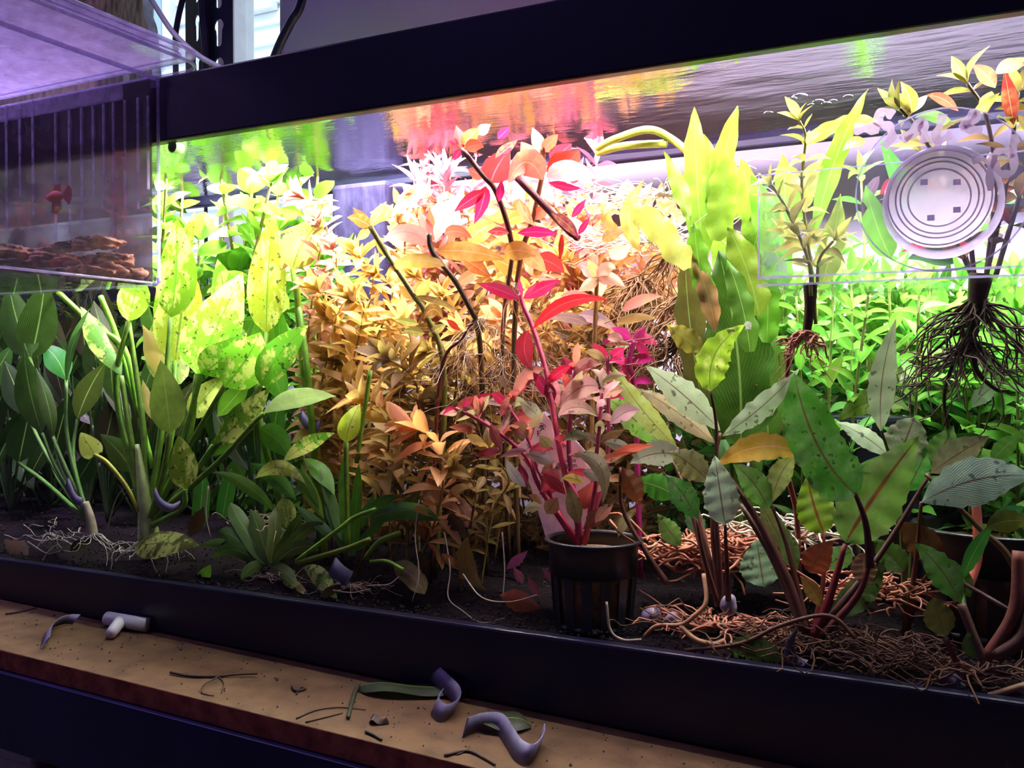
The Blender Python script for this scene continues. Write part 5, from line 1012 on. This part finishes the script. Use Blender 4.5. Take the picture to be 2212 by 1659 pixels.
# -- mottled crypts along the right foreground
CP, CG, CD, CO = (0.62, 0.78, 0.44), (0.16, 0.46, 0.06), (0.07, 0.30, 0.025), (0.30, 0.34, 0.08)
RBR = (0.16, 0.05, 0.03)
cA = plant('mottled_crypt', 1560, 0.030, 'pale crypt with star of wavy grey-green leaves right of the pot')
for b, t, w_, d, c, ct, rl, mm in [((1556,930),(1394,790),66,.045,CP,(-2,-10),10,'crypt'), ((1560,942),(1727,796),52,.045,CP,(6,6),-15,'crypt'), ((1550,1004),(1757,992),60,.026,(0.68,0.42,0.04),(0,-34),0,'warm'), ((1545,958),(1374,838),48,.048,(0.60,0.46,0.22),(0,-10),15,'crypt'), ((1462,966),(1318,784),50,.052,(0.34,0.40,0.05),(-4,8),15,'crypt'),
     ((1436,966),(1300,850),56,.060,(0.24,0.46,0.05),(0,-4),0,'crypt'), ((1566,1134),(1544,984),80,.018,(0.52,0.66,0.44),(0,0),-5,'crypt'), ((1505,1122),(1438,1026),58,.026,CD,(4,-6),10,'crypt'), ((1472,986),(1360,1002),58,.038,(0.34,0.34,0.24),(0,-14),-10,'crypt'), ((1532,1042),(1446,976),64,.030,(0.36,0.36,0.10),(0,-8),0,'crypt'), ((1466,1076),(1370,1040),58,.065,(0.07,0.42,0.03),(0,-8),0,'plain'),
     ((1535,845),(1608,702),76,.036,(0.34,0.48,0.03),(-26,-10),-8,'varieg'), ((1340,1010),(1382,1094),48,.034,(0.34,0.10,0.02),(6,0),10,'brown'), ((1470,1180),(1420,1110),44,.05,CG,(0,0),0,'crypt'), ((1520,1160),(1480,1090),40,.05,(0.10,0.30,0.12),(0,0),0,'crypt'), ((1608,703),(1622,712),20,.034,(0.75,0.75,0.62),(0,-4),0,'crypt')]:
    hleaf(cA, b, t, w_, d, d + R(-.006, .006), c, mm, 'lance' if w_ < 70 else 'ovate', ct, rl, wave=0.04, serr=0.05, rows=18, fold=0.15)
for pp, r_ in (([(1566,1130,.02),(1570,1220,.022),(1574,1310,.026)], 6), ([(1556,935,.045),(1545,1000,.042),(1540,1150,.035),(1556,1300,.03)], 6), ([(1462,966,.05),(1500,1080,.045),(1530,1200,.035),(1552,1310,.03)], 6), ([(1535,845,.036),(1548,930,.04),(1545,1080,.035),(1560,1300,.03)], 5), ([(1436,966,.058),(1480,1060,.05),(1540,1280,.032)], 5), ([(1340,1010,.034),(1345,1100,.034),(1400,1200,.034),(1440,1260,.034)], 6), ([(1505,1122,.026),(1520,1200,.026),(1550,1300,.028)], 5)):
    hstem(cA, pp, r_*.55, RBR, 'petiole', r_*1.3)
roots(cA, G(1560,.03) + V((0,0,.004)), 40, 0.045, 'rootpk', 0.0008, down=False, spread=1.3, zmin=G(1560,.03).z + .001)
cB = plant('mottled_crypt', 1752, 0.018, 'large crypt with tall dark green and broad red-ribbed leaves in the right foreground')
for b, t, w_, d, c, ct, rl, mm, s in [((1848,1068),(1716,806),112,.016,CD,(-16,24),6,'crypt','strap'), ((1826,1172),(1986,942),136,.026,(0.20,0.38,0.06),(-10,4),-4,'redrib','ovate'), ((1780,1152),(1744,1028),84,.034,(0.26,0.50,0.03),(-4,0),0,'redrib','ovate'), ((1666,1088),(1722,984),50,.030,CO,(-6,-14),10,'crypt','lance'), ((1660,1102),(1582,1000),60,.028,CG,(8,-6),0,'crypt','lance'),
     ((1750,1238),(1800,1168),64,.018,(0.30,0.05,0.02),(-6,0),0,'brown','ovate'), ((1650,1268),(1634,1164),94,.045,(0.20,0.34,0.20),(0,0),0,'crypt','ovate'), ((1772,1312),(1728,1244),34,.016,(0.46,0.30,0.04),(4,-4),0,'warm','lance'), ((1955,1232),(1888,1164),64,.045,(0.10,0.34,0.03),(0,0),0,'crypt','ovate'), ((1790,1332),(1912,1208),64,.034,(0.05,0.14,0.02),(8,10),0,'crypt','lance'), ((1868,1262),(1864,1194),54,.020,(0.50,0.26,0.16),(0,0),0,'warm','round'),
     ((1720,1235),(1690,1130),44,.03,(0.14,0.24,0.05),(0,0),20,'crypt','lance'), ((1690,1452),(1576,1396),88,.0035,(0.09,0.19,0.02),(0,-6),-22,'crypt','round'), ((1700,1190),(1640,1080),46,.035,(0.20,0.22,0.05),(0,0),0,'crypt','lance'), ((1840,1190),(1770,1230),50,.05,CG,(0,0),0,'crypt','ovate')]:
    hleaf(cB, b, t, w_, d, d + R(-.004, .004), c, mm, s, ct, rl, wave=0.022, serr=0.04, rows=20, fold=0.14)
for pp, r_, c in (([(1846,1062,.017),(1870,1130,.018),(1880,1225,.02)], 9, (0.10,0.03,0.025)), ([(1826,1175,.026),(1792,1290,.022),(1755,1380,.018)], 11, (0.26,0.03,0.03)), ([(2010,1022,.045),(1900,1200,.035),(1765,1370,.02)], 8, (0.12,0.05,0.03)), ([(1560,1010,.028),(1640,1130,.026),(1700,1250,.022),(1742,1370,.018)], 11, (0.15,0.05,0.03)), ([(1600,1090,.03),(1672,1210,.026),(1738,1360,.018)], 10, (0.13,0.05,0.03)),
                  ([(1880,1215,.02),(1850,1290,.02),(1765,1385,.018)], 9, (0.16,0.03,0.03)), ([(1780,1150,.034),(1778,1260,.026),(1755,1375,.018)], 7, (0.26,0.05,0.03)), ([(1666,1088,.03),(1700,1180,.028),(1745,1360,.018)], 6, RBR)):
    hstem(cB, pp, r_*.5, c, 'petiole', r_*1.15)
roots(cB, G(1755,.018) + V((0,0,.004)), 40, 0.045, 'rootrd', 0.0006, down=False, spread=1.3, zmin=G(1755,.018).z + .001)
cC = plant('mottled_crypt', 1960, 0.055, 'crypt with silvery grey leaves behind the large red-ribbed leaf')
for b, t, w_, d, c, ct, rl, mm, s in [((2012,1022),(2138,942),68,.045,(0.32,0.28,0.14),(-4,-2),10,'crypt','lance'), ((1990,1085),(2236,1030),108,.030,(0.40,0.62,0.42),(0,-22),-15,'crypt','lance'), ((1935,1004),(1976,902),90,.055,(0.34,0.34,0.22),(0,0),0,'crypt','round'), ((1925,988),(1806,911),44,.050,CP,(0,-8),20,'crypt','lance'), ((1904,934),(1936,688),58,.030,(0.40,0.46,0.28),(-14,6),-8,'crypt','lance'),
     ((1812,908),(1968,888),58,.075,(0.12,0.20,0.02),(0,-32),20,'crypt','lance'), ((2030,1228),(1934,1128),70,.05,(0.24,0.11,0.03),(8,-8),0,'brown','lance'), ((2015,1010),(2060,920),60,.055,(0.10,0.25,0.03),(0,0),0,'crypt','lance'), ((1960,1060),(2010,960),60,.06,CD,(0,0),0,'crypt','ovate'), ((2100,880),(2155,830),36,.06,(0.3,0.4,0.24),(0,-6),0,'crypt','lance'), ((2140,1000),(2205,940),40,.06,CG,(0,-6),0,'plain','lance')]:
    hleaf(cC, b, t, w_, d, d + R(-.006, .006), c, mm, s, ct, rl, wave=0.028, serr=0.04, rows=18, fold=0.14)
for pp, r_, c in (([(1904,930,.03),(1925,1000,.04),(1945,1100,.05),(1960,.055)], 6, (0.12,0.16,0.03)), ([(1999,1024,.036),(2060,1085,.034),(2115,1140,.034),(2180,1205,.034),(2205,1300,.034),(2135,1415,.03)], 9, (0.14,0.07,0.03)), ([(1990,1085,.034),(1980,1200,.045),(1960,.055)], 7, RBR), ([(1935,1004,.055),(1950,1150,.055),(1960,.055)], 7, RBR), ([(1925,988,.05),(1945,1100,.052),(1960,.055)], 5, RBR), ([(2030,1228,.05),(1990,1260,.055),(1960,.055)], 5, RBR)):
    hstem(cC, pp, r_*.5, c, 'petiole', r_*1.1)
cD = plant('mottled_crypt', 2120, 0.012, 'crypt with upright green leaf and thick arching reddish stalks at the right corner')
for b, t, w_, d, c, ct, rl, mm in [((2076,1304),(1974,1170),64,.014,(0.09,0.34,0.04),(8,-6),0,'crypt'), ((2042,1378),(2014,1288),64,.012,(0.16,0.17,0.04),(0,0),0,'brown'), ((2080,1252),(2152,1122),32,.03,(0.05,0.24,0.03),(-8,0),10,'plain'), ((2135,1135),(2215,1095),34,.03,(0.06,0.26,0.06),(0,-4),0,'plain'), ((2105,1424),(2090,1364),38,.010,(0.08,0.20,0.02),(0,0),0,'crypt'), ((2130,1140),(2230,1130),50,.025,(0.20,0.24,0.02),(0,-10),0,'plain'), ((2095,1290),(2060,1210),40,.03,CD,(0,0),0,'crypt')]:
    hleaf(cD, b, t, w_, d, d + R(-.004, .004), c, mm, 'lance', ct, rl, wave=0.04, serr=0.04, rows=14, fold=0.14)
for pp, r_, c in (([(2076,1304,.014),(2105,1380,.012),(2125,1425,.012)], 11, (0.16,0.07,0.05)), ([(2200,1190,.02),(2190,1320,.016),(2128,1425,.012)], 13, (0.30,0.10,0.06)), ([(2240,1200,.016),(2220,1360,.012),(2150,1420,.010)], 16, (0.12,0.05,0.03)), ([(2042,1378,.012),(2070,1440,.010),(2080,1470,.008)], 7, (0.14,0.03,0.02)), ([(2080,1252,.03),(2085,1320,.02),(2110,1420,.012)], 5, CG), ([(2030,1230,.03),(2150,1300,.02),(2200,1330,.018)], 5, (0.10,0.04,0.03))):
    hstem(cD, pp, r_, c, 'petiole', r_)
roots(cD, G(2120,.012) + V((0,0,.004)), 30, 0.045, 'rootrd', 0.0006, down=False, spread=1.4, zmin=G(2120,.012).z + .001)
o = put('red_hose', MB().tube(smooth_path([P(2108,1085,.05), P(2112,1150,.046), P(2110,1215,.042), P(2086,1284,.034)]), 10*S(2110,.045), n=10), pbr('red_tube', (0.70, 0.16, 0.10), 0.35)); tag(o, 'short salmon red tube leaning at the dark pot at the right', 'tube')
hr = [((1500,1190,.07), 90, .05, 'rootpk', .0011), ((1600,1180,.075), 90, .05, 'rootpk', .0010), ((1700,1150,.08), 60, .045, 'rootwh', .0008), ((1880,1270,.05), 70, .04, 'rootpk', .0008), ((1690,1390,.015), 50, .03, 'rootbr', .0005), ((1830,1380,.02), 55, .04, 'rootrd', .0005), ((1940,1400,.02), 50, .04, 'rootrd', .0005), ((2010,1440,.012), 24, .04, 'rootrd', .0005), ((1480,1340,.02), 16, .04, 'rootbr', .0005), ((600,1130,.05), 30, .04, 'root', .0005), ((120,1150,.03), 16, .035, 'rootwh', .0003)]
for k, (c_, n_, ln_, mm, r_) in enumerate(hr):
    p = P(*c_); mb = MB()
    for _ in range(n_):
        a = p + V((R(-.02, .02), R(-.012, .012), R(-.006, .006))); an = R(0, 6.28); e = a + V((math.cos(an), math.sin(an)*.5, R(-.25, .25))) * ln_ * R(.4, 1)
        z0 = zsub(0, max(e.y, 0.003)) + 0.001; a.z = max(a.z, zsub(0, a.y) + .001); e.z = max(e.z, z0); e.y = max(e.y, 0.002); a.y = max(a.y, 0.002)
        mb.tube(wiggle(a, e, .12), r_, r_*.6, 4, cap=False)
    o = put('root_mat', mb, MT[mm], kind='stuff'); tag(o, ['matted pinkish roots on the soil behind the pale crypt', 'pinkish root mat below the yellow leaf', 'pale fine root mat under the bright red-ribbed leaf', 'orange root mat below the translucent decaying leaf', 'brown root nest behind the flat dark leaf', 'brown root nest at the foot of the large crypt', 'brown root nest between the two right crypts', 'dark brown roots along the glass at the right', 'loose pale roots right of the net pot', 'thin roots around the low green rosette', 'white thread roots at the far left'][k], 'roots')
lr = plant('surface_root', 1400, 0.012, 'thick pinkish root lying along the front glass right of the pot', 'root')
hstem(lr, [(1392,1375,.006),(1420,1352,.006),(1470,1350,.006),(1500,1330,.008),(1525,1300,.012),(1520,1240,.02)], 5, (0.66, 0.36, 0.16), 'root'); hstem(lr, [(1470,1352,.006),(1500,1380,.004),(1540,1392,.004),(1565,1385,.006)], 6, (0.62, 0.30, 0.14), 'root')
hstem(lr, [(1310,1300,.004),(1318,1360,.004),(1345,1382,.004),(1385,1382,.004)], 3, (0.62, 0.48, 0.3), 'root'); hstem(lr, [(1480,1405,.003),(1600,1390,.003),(1690,1350,.006),(1790,1330,.01),(1850,1380,.008)], 5, (0.22, 0.10, 0.04), 'root')
hstem(lr, [(2040,1520,.003),(2130,1505,.003),(2215,1480,.003)], 8, (0.36, 0.18, 0.10), 'root')
for k, (px, py, r, sz) in enumerate([(1408, 1322, 22, 1.0), (1452, 1326, 17, 1.1), (1574, 1306, 18, 1.3)]):
    d = .028; c = P(px, py, d); s = S(px, d); me = bpy.data.meshes.new('snail_shell'); bm = bmesh.new(); bmesh.ops.create_uvsphere(bm, u_segments=24, v_segments=14, radius=r*s)
    for v in bm.verts: v.co.z *= sz; v.co *= 1 + 0.08*math.sin(3*math.atan2(v.co.z, v.co.x) + v.co.length*900)
    bm.to_mesh(me); bm.free(); me.materials.append(MT['shell']); me.polygons.foreach_set('use_smooth', [True]*len(me.polygons))
    c.z = zsub(0, d) + r*s*sz*0.9 if k < 2 else c.z
    tag(link('snail_shell', me, None, c), ['round pinkish grey snail shell beside the net pot', 'small bluish snail shell right of the pinkish one', 'pale upright snail shell at the pale crypt stalk'][k], 'snail')
for pp, wv_, lb in (([(1712,1368),(1705,1400),(1712,1430),(1735,1440)], (0.5,0.2,0.7), 'curled grey weight strip at the foot of the large crypt'), ([(2030,1452),(2055,1470),(2078,1500),(2090,1520)], (0.7,0.2,0.35), 'violet weight strip bent on the soil at the right front')):
    ls = put('root_weight', ribbon([P(x, y, .006) for x, y in pp], V(wv_).normalized() * 0.008, 0.0005), MT['lead']); tag(ls, lb, 'weight strip', 'lead plant weights')
# fallen leaves and debris between sword plant and pot
def drop(b, t, w_, d, c, lab, m='brown', ct=(0, 0), shape='lance'):
    p = thing('drifting_leaf', P(*b, d), lab, 'leaf'); hleaf(p, b, t, w_, d, d + .004, c, m, shape, ct, 10, wave=0.06, serr=0.08, rows=12, name='leaf_blade')
drop((1010,1160), (1050,1275), 44, .014, (0.26,0.18,0.03), 'ragged olive leaf sinking left of the net pot', ct=(-22, 10))
drop((1080,1285), (1170,1315), 46, .010, (0.42,0.10,0.03), 'ragged rust red leaf lying on the soil by the pot')
drop((955,1195), (992,1232), 20, .014, (0.40,0.12,0.03), 'small orange leaf scrap floating above the soil', 'warm')
drop((1010,1140), (1000,1075), 40, .05, (0.24,0.10,0.12), 'dull mauve leaf in the dark gap left of the pot', 'warm', shape='ovate')
drop((970,1110), (1010,1170), 32, .03, (0.16,0.10,0.04), 'dim brown leaf in the dark gap below the rosettes', shape='ovate')
drop((1095,1230), (1140,1190), 22, .03, (0.55,0.14,0.40), 'small violet pink leaf near the left side of the pot', 'red')
drop((1130,1260), (1110,1225), 20, .03, (0.5,0.05,0.10), 'small crimson leaf beside the violet pink one', 'red')
drop((1165,1290), (1140,1245), 20, .025, (0.45,0.08,0.08), 'small dull red leaf close to the pot wall', 'red')
drop((880,1110), (905,1060), 36, .03, (0.16,0.20,0.03), 'dull olive leaf under the orange rosette', 'plain', shape='ovate')
drop((905,1190), (925,1250), 26, .018, (0.10,0.08,0.02), 'dim olive scrap hanging over the soil left of the ragged olive leaf')
drop((1200,1260), (1170,1225), 16, .028, (0.45,0.06,0.12), 'tiny pink leaf touching the pot band', 'red')
drop((690,1290), (740,1262), 20, .006, (0.14,0.11,0.03), 'small tan leaf scrap on the soil under the arching stalks')
drop((60,1200), (8,1165), 40, .012, (0.10,0.06,0.03), 'brown decaying leaf at the far left on the soil')
drop((150,1190), (195,1165), 26, .014, (0.06,0.08,0.02), 'dark small leaf among the white thread roots')
drop((410,1160), (440,1095), 34, .03, (0.14,0.07,0.04), 'brown leaf behind the violet weight strip')
drop((470,1200), (515,1160), 26, .02, (0.08,0.10,0.02), 'dark olive scrap left of the low rosette')
# dense undergrowth closing the view to the back glass
def under(name, label, x0, x1, y0, y1, d0, d1, n, cols, ln, mm, kind='lance'):
    mats = {}
    for _ in range(n):
        px = R(x0, x1); d = R(d0, d1); py = y0 + (y1 - y0) * R(0, 1)
        p = P(px, py, d); p.z = max(p.z, zsub(0, d))
        c = random.choice(cols); mb = mats.setdefault(c, MB())
        l = ln * R(.6, 1.3); dr = V((R(-1,1), R(-.6,.6), R(-.3,1))).normalized(); sd = dr.cross(V((R(-.4,.4), -1, R(-.5,.5)))).normalized() * l * R(.14, .2); up = sd.cross(dr).normalized() * l * .1
        mb.add([p, p+dr*l*.4+sd, p+dr*l*.4-up, p+dr*l*.4-sd, p+dr*l*.75+sd*.6, p+dr*l*.75-sd*.6, p+dr*l], [(0,1,2),(0,2,3),(1,4,2),(2,4,5),(2,5,3),(4,6,5)], [(.5,0),(1,.4),(.5,.4),(0,.4),(.8,.75),(.2,.75),(.5,1)])
    root = thing(name, G((x0+x1)/2, (d0+d1)/2), label, 'undergrowth'); root['kind'] = 'stuff'
    for c, mb in mats.items(): put('foliage', mb, LM[mm], root, c, kind='stuff')
under('undergrowth', 'tangled foliage darkened for shade behind the left sword plants', -60, 420, 640, 1180, .14, .21, 1500, [DK, (0.03,0.05,0.01), (0.06,0.05,0.02)], .024, 'plain')
under('undergrowth', 'bright green foliage behind the variegated leaves', 400, 760, 560, 1150, .15, .21, 1100, [G2, G3, (0.10,0.25,0.03)], .022, 'plain')
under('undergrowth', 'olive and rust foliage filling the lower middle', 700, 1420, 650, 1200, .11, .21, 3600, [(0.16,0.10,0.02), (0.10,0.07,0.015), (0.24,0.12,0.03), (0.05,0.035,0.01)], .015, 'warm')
under('undergrowth', 'golden orange foliage behind the red leaves', 850, 1460, 430, 720, .15, .21, 1800, [(0.60,0.34,0.08), (0.66,0.40,0.16), (0.70,0.34,0.24)], .016, 'warm')
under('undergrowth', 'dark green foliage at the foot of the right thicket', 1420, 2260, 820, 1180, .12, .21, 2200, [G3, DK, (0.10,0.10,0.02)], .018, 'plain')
under('undergrowth', 'fresh green foliage low in the right thicket', 1620, 2260, 640, 860, .15, .21, 900, [G2, G3, (0.14,0.40,0.05)], .018, 'plain')
for o in sc.objects:
    if 'at' in o: del o['at']
